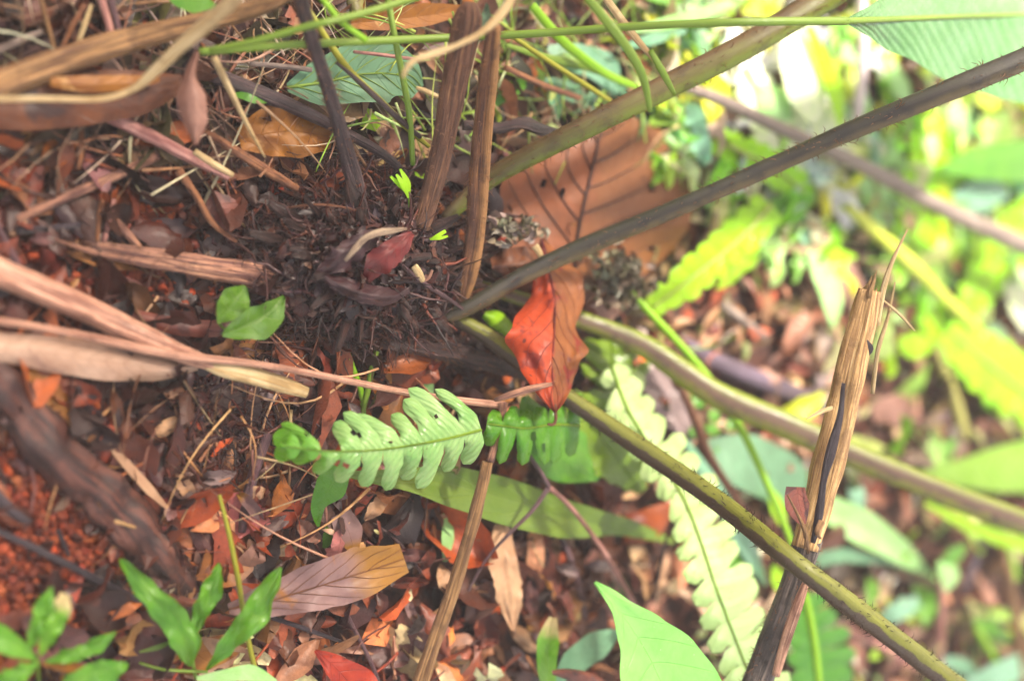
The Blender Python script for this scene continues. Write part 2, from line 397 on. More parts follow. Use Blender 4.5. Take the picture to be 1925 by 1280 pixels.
M_twigred = stemmat('red_brown_twig', '96664c', '6c4434', rough=.5)
M_twigdark = stemmat('dark_twig', '4c4248', '302a30', pale='6c6068', rough=.4, coat=.3)
M_greystick = stemmat('grey_stick', 'a49488', '7c6c64', pale='d8c8bc', rough=.45, k=1.1, coat=.3)
M_log2 = stemmat('blue_grey_log', '7c6c7c', '584a54', pale='a090a0', rough=.5)
M_broken = stemmat('broken_stalk', 'c8a474', '8c6c48', pale='f0e0b4', rough=.5, blot=.6, k=1.15)
M_broken_low = stemmat('broken_stalk_foot', '6c605a', '38322e', pale='b0a090', rough=.45, coat=.3)
M_stub = stemmat('old_stipe_base', '4c2c24', '20120f', pale='84503c', rough=.4, coat=.6, k=.8)
M_rhizome = stemmat('rhizome', '4c3634', '2c1e1e', pale='7c5c54', rough=.45, coat=.4)

def tonemat(name, rough=.5, trans=.1, coat=0.0):
    b = NB(name); at = b.n('ShaderNodeAttribute', attribute_name='Tone'); tc = b.n('ShaderNodeTexCoord')
    n1 = b.noise(tc.outputs['Object'], 120, 5, .65); n2 = b.noise(tc.outputs['Object'], 500, 3, .6)
    c = b.mix(b.step(n1, .35, .7, 0, .55), at.outputs['Color'], (.03, .018, .016, 1), 'MIX')
    return surface(b, c, b.step(n2, .3, .7, rough * .6, rough * 1.3), trans, None, b.math('ADD', n1, n2), .6, .001, coat)
M_litter = tonemat('leaf_litter_mix', .46, .12, .4)
M_twigs = tonemat('twig_litter_mix', .5, 0, .2)
M_roots = tonemat('rootlets', .45, 0, .25)

# ------------------------------------------------------------------ ground
def axis(a, b, n, far):
    xs = [a + (b - a) * i / n for i in range(n + 1)]; st = (b - a) / n
    lo = [];  x = a; s = st
    while x > -far: s *= 1.35; x -= s; lo.append(x)
    hi = []; x = b; s = st
    while x < far: s *= 1.35; x += s; hi.append(x)
    return lo[::-1] + xs + hi
xs = axis(-.75, .75, 260, 90); ys = axis(.15, 1.9, 300, 90)
g = Geo(); vs = []; uv = []
for y in ys:
    for x in xs:
        z = G(x, y)
        if abs(x) < 2 and -1 < y < 3:
            z += .0035 * noise.noise(Vector((x * 55, y * 55, 0))) + .0016 * noise.noise(Vector((x * 140, y * 140, 2))) - .003
        vs.append(Vector((x, y, z))); uv.append((x, y))
W_ = len(xs)
fs = [(j * W_ + i, j * W_ + i + 1, (j + 1) * W_ + i + 1, (j + 1) * W_ + i) for j in range(len(ys) - 1) for i in range(W_ - 1)]
g.add(vs, fs, uv)
b = NB('forest_soil'); tc = b.n('ShaderNodeTexCoord'); uvn = b.n('ShaderNodeUVMap'); co = uvn.outputs[0]
n1 = b.noise(co, 7, 5, .6); n2 = b.noise(co, 60, 6, .7, .5); n3 = b.noise(co, 260, 4, .7)
cc = b.mix(b.step(n2, .38, .62), C3('1e1412'), C3('643828'))
clay = b.mix(b.step(n2, .35, .62), C3('64301f'), C3('b45c40'))
# red clay shows through where the litter is thin
sp = b.n('ShaderNodeSeparateXYZ'); b.l(co, sp.inputs[0])
clayc = P(70, 1010, 0)
dd = b.math('SQRT', b.math('ADD', b.math('POWER', b.math('SUBTRACT', sp.outputs[0], clayc.x), 2.0), b.math('POWER', b.math('SUBTRACT', sp.outputs[1], clayc.y), 2.0)))
clay2 = P(190, 440, 0)
d2_ = b.math('SQRT', b.math('ADD', b.math('POWER', b.math('SUBTRACT', sp.outputs[0], clay2.x), 2.0), b.math('POWER', b.math('SUBTRACT', sp.outputs[1], clay2.y), 2.0)))
m = b.math('ADD', b.math('MAXIMUM', b.step(dd, .08, .22, .6, 0), b.step(d2_, .04, .13, .34, 0)), b.step(n1, .5, .62, 0, .5))
cc = b.mix(b.step(b.math('ADD', m, b.math('MULTIPLY', b.math('SUBTRACT', n2, .5), .7)), .25, .45), cc, clay)
surface(b, cc, b.step(n3, .3, .7, .65, .95), 0, None, b.math('ADD', n2, b.math('MULTIPLY', n3, .5)), .9, .004)
build(g, 'ground', b.m, kind='structure', label=None)

# ------------------------------------------------------------------ litter
def toned(h, k=1.0): return C3(h, k)[:3]
def tv(c, f):
    return tuple(min(.85, v * f * rnd.uniform(.86, 1.16)) for v in c)
PAL_LEFT = ['6c3828', '4c261c', '7c4430', 'a45834', '6c2c1c', 'b86840', '40201a', '7c3c28', '74504c', '8c3c20', 'c08c5c', '5c2c24', '34201c']
PAL_BOT = ['a45c44', 'c07c58', '84422f', '5c3028', 'dca87c', '8c5048', 'b45834', '7c5850', 'c88c5c', '4c2c24', 'b08068', '9c4428', 'ecc498', 'a86c40', '3c2420']
PAL_RIGHT = ['b08468', 'd0a488', '94684c', 'd8b494', '846448', 'c09078', '98a060', 'b86c50', '74503c', 'ecd0b8', 'a89068']
PAL_TOP = ['745040', '946850', 'ac8868', '603c30', '846048', '945830', 'b89874', '747048', '482c24']
def palette(px, py):
    if px > 1150 + rnd.uniform(-120, 120): return PAL_RIGHT
    if py > 760 + rnd.uniform(-90, 90) and px > 330 + rnd.uniform(-90, 90): return PAL_BOT
    if py < 330 + rnd.uniform(-70, 70) : return PAL_TOP if px > 250 else PAL_TOP + PAL_LEFT
    return PAL_LEFT
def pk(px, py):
    '''darker litter towards the crown and the left'''
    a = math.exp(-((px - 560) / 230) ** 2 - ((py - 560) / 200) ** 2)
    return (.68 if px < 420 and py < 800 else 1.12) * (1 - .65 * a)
def free_leaf(geo, c, L, Wd, yaw, tilt, roll, bend, cup, nl=6, nw=2, jag=.15):
    M = Matrix.Rotation(yaw, 3, 'Z') @ Matrix.Rotation(tilt, 3, 'Y') @ Matrix.Rotation(roll, 3, 'X'); vs = []; uv = []; fs = []; sd = rnd.random() * 99
    for i in range(nl + 1):
        t = i / nl; x = (t - .5) * L; wp = Wd * .5 * (math.sin(math.pi * min(1, t * .93 + .05)) ** .75) * (1 + jag * math.sin(t * 23 + sd))
        for k in range(-nw, nw + 1):
            s = k / nw; z = -bend * (2 * t - 1) ** 2 * L + cup * s * s * Wd + .12 * Wd * math.sin(t * 9 + s * 3 + sd)
            vs.append(c + M @ Vector((x, s * wp, z))); uv.append((t, s * .5 + .5))
    q = 2 * nw + 1
    for i in range(nl):
        for k in range(q - 1): a = i * q + k; fs.append((a, a + 1, a + 1 + q, a + q))
    geo.add(vs, fs, uv)
g = Geo(); g.usecol = True
def in_clay(px, py): return px < 175 and 800 < py < 1190 and (py - 800) > (px - 60) * 0.9 - 120
for n_ in range(9200):
    px, py = rnd.uniform(-250, 2250), rnd.uniform(-280, 1560)
    if n_ >= 5200:                                           # the same litter goes on beyond what the camera sees
        px, py = rnd.uniform(-900, 2600), rnd.uniform(-1100, 2400)
        if -250 < px < 2250 and -280 < py < 1560: continue
    if in_clay(px, py) and rnd.random() < .85: continue
    if -100 < px < 420 and 320 < py < 600 and rnd.random() < .3: continue
    L = rnd.choice([.010, .016, .024, .032, .042, .052]) * rnd.uniform(.7, 1.4); base = P(px, py, .002 + rnd.random() ** 2 * .018)
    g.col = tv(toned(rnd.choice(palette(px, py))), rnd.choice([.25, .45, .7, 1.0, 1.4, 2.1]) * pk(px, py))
    free_leaf(g, base, L, L * rnd.uniform(.25, .6), rnd.uniform(0, 6.3), rnd.gauss(0, .35), rnd.gauss(0, .45), rnd.uniform(-.1, .25), rnd.uniform(-.4, .5), nl=5, nw=1 if L < .02 else 2)
build(g, 'leaf_litter', M_litter, kind='stuff', label='brown and purplish crumbled leaf litter covering the forest floor', cat='leaf litter')
g = Geo(); g.usecol = True
for _ in range(1100):
    px, py = rnd.uniform(-250, 2250), rnd.uniform(-280, 1560)
    if in_clay(px, py) and rnd.random() < .8: continue
    c = P(px, py, .004 + rnd.random() ** 2 * .02); a = rnd.uniform(0, 6.3); L = rnd.uniform(.012, .06)
    d = Vector((math.cos(a), math.sin(a), rnd.gauss(0, .12))); n_ = Vector((-d.y, d.x, rnd.gauss(0, .3))) * L * rnd.uniform(-.15, .15)
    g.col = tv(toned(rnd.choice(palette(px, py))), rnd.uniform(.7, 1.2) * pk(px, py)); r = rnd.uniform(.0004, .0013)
    tube(g, [c + d * L * (k / 4 - .5) + n_ * math.sin(k * math.pi / 4) for k in range(5)], [r] * 4 + [r * .4], 5)
build(g, 'twig_litter', M_twigs, kind='stuff', label='short broken twigs and rootlets mixed through the leaf litter', cat='twig litter')
g = Geo(); g.usecol = True                                      # crumbs of red clay
for _ in range(3200):
    px, py = (rnd.uniform(-120, 200), rnd.uniform(760, 1230)) if rnd.random() < .7 else (rnd.uniform(20, 420), rnd.uniform(300, 760))
    c = P(px, py, -.001); r = (.0005 + .0042 * rnd.random() ** 3) if px < 200 and py > 760 else (.0006 + .004 * rnd.random() ** 3); g.col = tv(toned(rnd.choice(['b85834', 'a04828', 'c86c48', '84381f', '642c1c']), 1.0), rnd.uniform(.6, 1.2))
    vs = []; fs = []
    for i in range(5):
        for k in range(6):
            a = k * math.pi / 3; e = i / 4 * math.pi; dr = Vector((math.sin(e) * math.cos(a), math.sin(e) * math.sin(a), math.cos(e)))
            vs.append(c + dr * r * (1 + .9 * noise.noise(dr * 1.5 + Vector((px, py, 0)))))
    fs = [(i * 6 + k, i * 6 + (k + 1) % 6, (i + 1) * 6 + (k + 1) % 6, (i + 1) * 6 + k) for i in range(4) for k in range(6)]
    g.add(vs, fs, [(0, 0)] * 30)
build(g, 'clay_crumbs', tonemat('red_clay', .8), kind='stuff', label='loose crumbs of orange red clay soil', cat='soil crumbs')

# ------------------------------------------------------------------ the fern in the middle: rooty crown, living and dead stipes
crown_at = P(760, 520, 0.01)
fern = empty('fern_plant', crown_at, 'big fern with a dark fibrous crown and long stipes fanning out', 'fern')
g = Geo(); vs = []; fs = []; uv = []                           # solid dark body of the crown
NA, NRr = 110, 40
for j in range(NRr + 1):
    for i in range(NA):
        a = 2 * math.pi * i / NA; r = j / NRr
        px = 680 + math.cos(a) * r * 240; py = 500 + math.sin(a) * r * 165
        nz = noise.noise(Vector((px / 45, py / 45, 5))) * .022 + noise.noise(Vector((px / 16, py / 16, 8))) * .010
        vs.append(P(px, py, max(-.004, (1 - r * r) * .050 + nz * (1.2 - r) - .006 * (r > .9)))); uv.append((a, r))
for j in range(NRr):
    for i in range(NA):
        a_, b_ = j * NA + i, j * NA + (i + 1) % NA; fs.append((a_, b_, b_ + NA, a_ + NA))
g.add(vs, fs, uv)
b = NB('crown_fibre'); tc = b.n('ShaderNodeTexCoord'); n1 = b.noise(tc.outputs['Object'], 90, 7, .75, .8); n2 = b.noise(tc.outputs['Object'], 500, 3, .7)
surface(b, b.mix(b.step(n1, .4, .65), C3('160a0a'), C3('44241e')), b.step(n2, .3, .7, .25, .7), 0, None, b.math('ADD', n1, n2), 1, .006, .3)
build(g, 'crown', b.m, fern)
g = Geo(); g.usecol = True
RCK = .55
RC = ['9c4c34', '6c2c20', '8c4c30', '6c3420', '7c4030', '5c3020', '4c3034', '5c3838', '3c2428', '6c4440', '7c5454', '2c1c20', '84584c', '5c4450', '9c6c5c']
for _ in range(4600):
    a = rnd.uniform(0, 6.3); r = math.sqrt(rnd.random()) * 1.08
    px = 675 + math.cos(a) * r * 250; py = 480 + math.sin(a) * r * 175
    if rnd.random() < .22: px, py = rnd.gauss(640, 90), rnd.gauss(350, 30)
    if rnd.random() < .12: px, py = rnd.gauss(800, 70), rnd.gauss(630, 22)
    if rnd.random() < .16: px, py = rnd.gauss(410, 55), rnd.gauss(790, 50)
    hh = max(.004, .055 * max(0, 1 - ((px - 680) / 245) ** 2 - ((py - 500) / 168) ** 2)) + rnd.random() * .008
    p = P(px, py, hh); d = Vector((rnd.gauss(0, 1), rnd.gauss(0, 1), rnd.gauss(0, .7))).normalized(); L = rnd.choice([.006, .012, .02, .035]) * rnd.uniform(.6, 1.3); q = [p]
    for k in range(6):
        d = (d + Vector((rnd.gauss(0, .22), rnd.gauss(0, .22), rnd.gauss(0, .2)))).normalized(); q.append(q[-1] + d * L / 6)
    rr = rnd.choice([.0002, .0003, .0004, .0007, .0011, .0018]); g.col = tv(toned(rnd.choice(RC), RCK), rnd.uniform(.6, 1.2))
    tube(g, q, [rr * (1 - k / 8) for k in range(7)], 4)
for _ in range(3200):                                          # bits of frass and bark caught in the roots
    px, py = rnd.gauss(700, 120), rnd.gauss(470, 90)
    if rnd.random() < .3: px, py = rnd.gauss(790, 90), rnd.gauss(650, 18)
    hh = max(.004, .058 * max(0, 1 - ((px - 680) / 245) ** 2 - ((py - 500) / 168) ** 2)) + rnd.random() * .009
    L = rnd.choice([.002, .003, .005, .009, .014]) * rnd.uniform(.7, 1.3); g.col = tv(toned(rnd.choice(RC + ['94706c', '94604c']), RCK * rnd.choice([.5, .7, 1.2])), rnd.uniform(.4, 1.1))
    free_leaf(g, P(px, py, hh), L, L * rnd.uniform(.3, .8), rnd.uniform(0, 6.3), rnd.gauss(0, .6), rnd.gauss(0, .6), .1, .3, nl=3, nw=1)
# stubs of old stipes, broken off and shaggy, stand all round the crown
for k in range(34):
    a = k * 2.4 + rnd.uniform(-.3, .3); r_ = .25 + .7 * rnd.random() ** .6; px = 690 + math.cos(a) * r_ * 190; py = 490 + math.sin(a) * r_ * 130
    hb_ = .050 * max(0, 1 - ((px - 680) / 245) ** 2 - ((py - 500) / 168) ** 2); ln = rnd.uniform(30, 74); ww = rnd.uniform(13, 26)
    ex, ey = px + math.cos(a) * ln, py + math.sin(a) * ln * .8
    stem('stipe_base', None, None, [(px - math.cos(a) * 20, py - math.sin(a) * 16, ww, hb_ - .004), (px, py, ww, hb_ + .006), ((px + ex) / 2, (py + ey) / 2, ww * .8, hb_ + .014), (ex, ey, ww * .45, hb_ + rnd.uniform(.008, .024))],
         M_stub, fern, lump=.55, sides=12, n=18, splinter=(False, 4, .008))
build(g, 'rootlet', M_roots, fern, kind='stuff')

def stipe(name, pts, mat, hairs=0, label=None, **kw):
    o = stem(name, label, None, pts, mat, fern, hairs=hairs, **kw); return o
stipe('stipe', [(835, 415, 26, .035), (900, 352, 34, .05), (960, 312, 38, .07), (1100, 240, 44, .12), (1250, 165, 48, .155), (1400, 88, 50, .19), (1560, -8, 52, .22), (1700, -90, 52, .25)], M_stipe_olive, 420, 'thick olive green stipe with brown upper side', sides=18)
stipe('stipe', [(830, 600, 22, .03), (885, 576, 30, .045), (980, 520, 33, .065), (1100, 463, 36, .095), (1280, 388, 33, .15), (1450, 313, 35, .20), (1600, 246, 38, .25), (1760, 180, 41, .30), (1925, 112, 44, .34), (2060, 52, 46, .37)], M_stipe_dark, 420, 'long dark stipe crossing the large brown leaf', sides=18)
stipe('stipe', [(840, 590, 24, .025), (900, 622, 32, .035), (960, 665, 36, .05), (1060, 742, 34, .075), (1200, 838, 38, .125), (1350, 942, 40, .19), (1500, 1062, 40, .262), (1650, 1176, 42, .275), (1800, 1292, 44, .285), (1900, 1370, 48, .29)], M_stipe_split, 700, 'green and brown two toned stipe sloping to the lower corner', hairmat=M_scale_dark, sides=18)
stipe('stipe', [(880, 530, 20, .02), (990, 565, 28, .025), (1090, 600, 32, .035), (1210, 650, 42, .06), (1340, 738, 50, .09), (1480, 800, 52, .12), (1620, 862, 48, .15), (1760, 920, 46, .18), (1925, 982, 46, .21), (2050, 1020, 46, .22)], M_stipe_two, 150, 'green edged stipe with a brown channel running behind the broken stalk', sides=18, groove=.18)
stipe('dead_stipe', [(790, 430, 34, .045), (806, 380, 38, .055), (832, 280, 42, .08), (853, 170, 48, .11), (872, 80, 54, .135), (882, 28, 52, .15), (884, 5, 22, .155)], M_dead_flat, 120, 'flat brown dead stipe standing up from the crown', flat=.35, ridge=.06, sides=20)
stipe('dead_stipe', [(868, 572, 16, .035), (880, 520, 34, .045), (893, 440, 38, .06), (900, 340, 40, .08), (910, 220, 38, .11), (922, 110, 34, .14), (928, 50, 28, .155)], M_dead_edge, 160, 'tan edged grooved dead stipe standing up from the crown', groove=.45, sides=22)
stipe('dead_stipe', [(676, 372, 30, .035), (664, 330, 34, .04), (652, 290, 32, .05), (630, 210, 28, .07), (605, 130, 26, .09), (580, 55, 28, .11), (562, -20, 30, .13)], M_dead_dark, 160, 'dark wet dead stipe with a groove', groove=.4, sides=18)
stipe('dead_stipe', [(640, 560, 40, .03), (560, 535, 46, .028), (470, 512, 44, .026), (380, 497, 36, .026), (290, 480, 28, .026), (200, 464, 16, .026), (180, 462, 10, .026)], M_straw_or, 100, 'upper half of the split straw coloured dead stipe', groove=.25, splinter=(False, 6, .02), lump=.25, sides=16)
stipe('dead_stipe', [(640, 575, 20, .026), (560, 548, 24, .024), (470, 530, 24, .024), (370, 510, 22, .024), (270, 492, 20, .024), (190, 478, 14, .024), (120, 456, 6, .026), (102, 449, 3, .026)], M_straw_or, 60, 'lower half of the split straw coloured dead stipe, ending in a pale tip', lump=.25)
stipe('dead_stipe', [(560, 355, 12, .03), (500, 320, 20, .028), (430, 276, 18, .026), (385, 248, 12, .025)], M_brownstem, 60, lump=.2)
stipe('root_stub', [(700, 640, 22, .02), (770, 650, 32, .02), (850, 664, 36, .022), (930, 684, 32, .026), (985, 702, 24, .03), (1012, 710, 14, .03)], M_rhizome, 300, 'dark scaly rhizome end reaching under the orange leaf', lump=.4, hairmat=M_scale, sides=16)
stipe('root', [(480, 545, 9, .035), (560, 549, 8, .045), (640, 535, 8, .052), (700, 515, 7, .054), (750, 500, 6, .054)], M_twig)
stipe('root', [(742, 488, 8, .06), (790, 528, 9, .058), (840, 560, 8, .05), (872, 582, 5, .045)], M_twig)
stipe('root', [(520, 395, 5, .03), (600, 385, 5, .05), (680, 400, 5, .05), (720, 440, 5, .054)], M_twigred)

# loose things lying on the crown
M_darkred = leafmat('dark_red_leaf', '7c2420', '4c181a', '401418', nv=7, rough=.5, coat=.1, trans=.1)
M_purple = leafmat('dark_purple_leaf', '5c3438', '40242a', '2c181c', nv=7, rough=.5, coat=.1, trans=.05, spots=('6c4438', 160, .25), k=.55)
leaf('dead_leaf', 'glossy dark red leaf lodged in the fern crown', 'dead leaf', [(775, 438, .076), (740, 470, .082), (705, 500, .078), (690, 530, .066)], [6, 24, 26, 6], [5, 22, 24, 6], M_darkred, jag=.2, fold=-.004, wave=.002)
leaf('dead_leaf', 'dark purple brown leaf curled over the fern crown beside the red one', 'dead leaf', [(705, 440, .078), (660, 470, .078), (620, 500, .072), (590, 520, .062)], [12, 24, 22, 4], [12, 24, 18, 4], M_purple, jag=.35, fold=-.006, wave=.003)
leaf('dead_leaf', 'blackish leaf folded low on the fern crown', 'dead leaf', [(610, 520, .068), (660, 545, .074), (720, 560, .072), (770, 545, .062)], [8, 20, 22, 5], [8, 16, 16, 5], M_purple, jag=.35, fold=-.008, wave=.003)
stem('bark_strip', 'pale curved strip of bark lying across the fern crown', 'bark strip', [(648, 490, 8, .086), (668, 466, 10, .09), (688, 446, 10, .09), (715, 436, 13, .09), (735, 434, 10, .09), (765, 430, 5, .086)], M_tanpale, flat=.4, lump=.7)
stem('bark_strip', 'cream coloured chip of bark with a hooked twig on the fern crown', 'bark strip', [(778, 500, 12, .068), (788, 515, 15, .068), (796, 530, 9, .068)], M_straw_pale, flat=.5, lump=.3)
stem('twig', 'short hooked orange twig next to the cream bark chip', 'twig', [(796, 528, 6, .068), (806, 522, 7, .070), (812, 508, 6, .072)], M_straw_or)

# ------------------------------------------------------------------ leaf materials
ML = {}
def lm(key, *a, **k): ML[key] = leafmat(key, *a, **k)
lm('big_brown_leaf', 'a4603c', '8c5434', '30141a', nv=8, slant=1.5, vw=.001, rough=.55, trans=.15, spots=('c88c4c', 55, .12), vs=.6, mid=.03, coat=.0, k=.80, bdist=.002, left=('a87044', '905a3c'))
lm('orange_leaf', 'b87444', '8c5028', '8c2c1c', nv=8, slant=1.0, vw=.001, rough=.6, trans=.3, left=('e86810', 'd04c08'), vs=.5, coat=.1, k=.82, tip=('a84430', .85), spots=('6c2414', 90, .22), patch=('9c3410', 45, .58))
lm('tan_rolled_leaf', 'dcbca4', 'c09c84', '8c6c5c', k=1.0, nv=14, slant=.3, vw=.06, rough=.5, trans=.1, vs=.4, patch=('8c6c60', 30, .62))
lm('mid_brown_leaf', '8c5430', '5c3424', '4c2c24', nv=9, rough=.5, trans=.1, coat=.1, k=.75, patch=('3c2420', 26, .55))
lm('pink_brown_leaf', 'b08878', '8c6456', '5c3c38', nv=7, rough=.45, trans=.15)
lm('ochre_leaf', 'b07824', '8c5820', '6c4018', nv=6, rough=.5, trans=.2, vs=.25, patch=('e0b880', 32, .62))
lm('two_tone_leaf', 'a88884', '8c6c68', '7c5040', nv=7, vw=.001, rough=.5, trans=.1, k=.85, tip=('b0803c', .66), patch=('b87c3c', 28, .6), vs=.25)
lm('cream_leaf', 'e4bc98', 'c89c7c', 'a87858', nv=7, rough=.45, trans=.2)
lm('rust_leaf', '8c5040', '643630', '4c2420', nv=7, rough=.45, trans=.1, coat=.2, patch=('4c2c28', 60, .5))
lm('plum_leaf', '7c5450', '583c3c', '44302e', nv=7, rough=.45, trans=.1, coat=.3, patch=('3c282c', 60, .52))
lm('red_leaf', 'c8501c', 'a43414', '7c2414', nv=6, rough=.5, trans=.2, k=.85, spots=('5c2414', 120, .2))
lm('grey_leaf', 'a89490', '8c7878', '6c5c5c', nv=6, rough=.45, trans=.1)
lm('fresh_green', '78b044', '549430', '94c05c', nv=8, rough=.4, trans=.25, coat=.3, tcol='a4d830', k=.95)
lm('fern_green', '7cb848', '589c30', 'b0dc6c', nv=26, slant=.1, rough=.28, trans=.3, coat=.5, tcol='a0d838', k=.85, spots=('5c7c2c', 160, .14))
lm('fern_mint', 'b8dc94', '8cc070', 'c8e084', nv=30, slant=.1, vw=.05, rough=.32, trans=.14, coat=.5, tcol='a8e060', k=.95, tip=('78bc20', .66), spots=('6c7c40', 180, .13), fine=200)
lm('fern_pale', 'e0f4b4', 'bcdc90', '98c870', nv=34, slant=.1, rough=.5, trans=.25, k=.95, spots=('6c9050', 260, .26), tip=('b4d494', .55), tcol='e0f8a0')
lm('mint_leaf', '9cd880', '8ccc70', '78c04c', nv=7, slant=.5, vw=.05, rough=.4, trans=.25, vs=.3, k=1.15, mid=.02, spots=('d8f0c0', 130, .10))
lm('veined_leaf', '8cbc84', '70a860', 'b0d0a8', nv=5, slant=.1, vw=.01, rough=.25, trans=.2, coat=.6, fine=150, k=.78)
lm('olive_leaf', '7c9440', '6c883c', '8ca454', nv=6, rough=.4, trans=.2, vs=.2, coat=.2)
lm('olive_serrate', '84a03c', '74903a', '98b454', nv=10, slant=.9, rough=.35, trans=.25, coat=.3, vs=.35)
lm('lime_leaf', 'c0f020', 'a4e018', 'd4f470', nv=8, rough=.35, trans=.45, tcol='c8f430', k=1.2)
lm('yellow_lime', 'e8f07c', 'd4e864', 'f4f890', nv=8, rough=.4, trans=.4, tcol='e8f848', k=1.3)
lm('white_lit', 'f8fce0', 'e0f4b8', 'fcfff0', nv=8, rough=.35, trans=.4, coat=.5, k=1.5)  # sunlight painted into the leaf colour as near white
lm('pale_green', 'c0e8a8', 'a4dc84', 'd8f4c0', nv=8, rough=.35, trans=.3, coat=.4, k=1.15)
lm('blue_green', 'a0ccb0', '84b890', 'c0e0cc', nv=7, slant=.5, rough=.28, trans=.2, coat=.6, k=1.0)
lm('teal_leaf', '7ca884', '688c6c', '587c5c', nv=7, slant=.6, vw=.08, rough=.55, trans=.15, vs=.4)
lm('deep_green', '5c9c28', '4c8c24', '88bc50', nv=9, slant=.4, rough=.35, trans=.3, tcol='80b820', coat=.1)
lm('moss_grey', '9c9474', '6c6850', 'b4ac90', nv=3, rough=.8, trans=.05)
lm('heart', '80ac4c', '64943c', '94b864', nv=4, slant=.4, rough=.3, trans=.15, coat=1.0, k=.72, spots=('4c6c30', 90, .12))
def M(k): return ML[k]

# ------------------------------------------------------------------ the two signature dead leaves
leaf('dead_leaf', 'large flat chestnut brown leaf with dark side veins behind the long dark stipe', 'dead leaf', [(1088, 622, .018), (1078, 560, .022), (1080, 490, .026), (1092, 410, .03), (1108, 340, .034), (1121, 285, .036), (1131, 240, .036), (1146, 202, .034)],
     [4, 60, 110, 135, 150, 160, 150, 100, 50, 4], [20, 70, 115, 155, 186, 202, 200, 180, 152, 104], M('big_brown_leaf'), fold=-.014, wave=.004, nt_=54, ns=16, holes=[(.60, -.52, .022), (.585, -.30, .018), (.5, .52, .012), (.27, -.2, .03), (.22, .35, .02), (.45, .25, .008), (.7, .6, .012)], rib=10, ribmat=M_ribbrown, sidev=8)
leaf('dead_leaf', 'bright orange and tan glossy leaf hanging below the long dark stipe', 'dead leaf', [(1018, 450, .046), (1030, 500, .052), (1042, 560, .066), (1042, 620, .084), (1038, 680, .094), (1040, 735, .10), (1043, 775, .102)],
     [2, 24, 62, 60, 40, 62, 48, 34, 3], [2, 22, 36, 58, 86, 82, 62, 32, 2], M('orange_leaf'), fold=-.008, wave=.009, nt_=54, ns=12, rib=6, ribmat=M_ribred, sidev=7, vw_=.12, jag=.26)
stem('leaf_stalk', 'thin hooked stalk hanging from the tip of the orange leaf', 'leaf stalk', [(1042, 760, 9, .102), (1045, 785, 6, .102), (1041, 798, 6, .102), (1030, 797, 5, .102)], M_twigred)
leaf('dead_leaf', 'brown curled leaf between the tan edged dead stipe and the orange leaf', 'dead leaf', [(925, 505, .05), (960, 500, .06), (1000, 495, .062), (1022, 488, .058)], [20, 34, 34, 12], [18, 22, 20, 14], M('mid_brown_leaf'), fold=-.01, wave=.003)
stem('leaf_curl', 'pale rolled leaf edge beside the top of the orange leaf', 'leaf curl', [(1005, 462, 14, .066), (1014, 475, 12, .068), (1018, 490, 8, .068), (1008, 503, 7, .066)], M_straw_pale, flat=.4)
leaf('dead_leaf', 'muted pink brown leaf under the lower edge of the chestnut leaf', 'dead leaf', [(1100, 590, .02), (1135, 585, .022), (1180, 570, .02)], [12, 24, 10], [14, 20, 6], M('pink_brown_leaf'))
leaf('dead_leaf', 'greyish purple leaf with ragged holes beside the pale fern frond', 'dead leaf', [(1215, 690, .02), (1245, 730, .022), (1275, 780, .022), (1300, 835, .018)], [18, 34, 34, 12], [24, 34, 28, 10], M('grey_leaf'), wave=.004, holes=[(.45, .3, .1)], jag=.3)
g = Geo(); g.usecol = True
for _ in range(240):
    px, py = rnd.gauss(1165, 26), rnd.gauss(520, 26); L = rnd.uniform(.004, .014); g.col = tv(toned(rnd.choice(['9c9478', '7c7458', 'b4ac98', '6c6048', 'a89880'])), rnd.uniform(.6, 1.15))
    free_leaf(g, P(px, py, .04 + rnd.random() * .018), L, L * .6, rnd.uniform(0, 6.3), rnd.gauss(0, .7), rnd.gauss(0, .7), .3, .6, nl=4, nw=1)
build(g, 'moss_clump', M_litter, label='grey olive clump of moss and lichen on the lower edge of the chestnut leaf', cat='moss')
g = Geo(); g.usecol = True
for _ in range(90):
    px, py = rnd.gauss(965, 24), rnd.gauss(428, 14); L = rnd.uniform(.004, .012); g.col = tv(toned(rnd.choice(['9c9478', 'b4a48c', '8c8468', 'c4b8a4'])), rnd.uniform(.6, 1.15))
    free_leaf(g, P(px, py, .048 + rnd.random() * .01), L, L * .6, rnd.uniform(0, 6.3), rnd.gauss(0, .7), rnd.gauss(0, .7), .3, .6, nl=4, nw=1)
build(g, 'moss_clump', M_litter, label='small pale moss clump left of the chestnut leaf and above the orange leaf', cat='moss')

# ------------------------------------------------------------------ fern blades
lobed('fern_leaflet', 'mint green fern leaflet with curled lobes and a bright green tip', 'fern leaflet', [(905, 808, .10), (850, 822, .10), (780, 836, .098), (700, 846, .096), (620, 848, .094), (560, 842, .092), (530, 838, .09)],
      ([40, 62, 64, 62, 60, 54, 32, 10], [72, 84, 76, 72, 70, 58, 40, 10]), M('fern_mint'), n_lobes=10, shear=(1.0, 1.3), puff=.002, web=.34, gap=.24, droop=.018, skip=((1, 7),), rib=5, ribmat=M_ribgreen, holes=[(.66, -.5, .02), (.6, .5, .02), (.45, .2, .012), (.82, .5, .015), (.3, -.6, .012), (.18, .45, .012)], ra=10, rb=14, jit=.30, ragged=.30)
lobed('fern_leaflet', 'bright green lobed fern leaflet with two small holes under the orange leaf tip', 'fern leaflet', [(1090, 800, .075), (1040, 798, .08), (990, 805, .085), (945, 800, .088), (915, 796, .088)],
      ([55, 70, 72, 66, 30], [70, 58, 30, 38, 20]), M('fern_green'), n_lobes=6, shear=(.2, -.3), puff=.004, web=.5, gap=.2, droop=.01, rib=5, holes=[(.5, -.2, .025), (.42, -.55, .025), (.2, -.2, .02)])
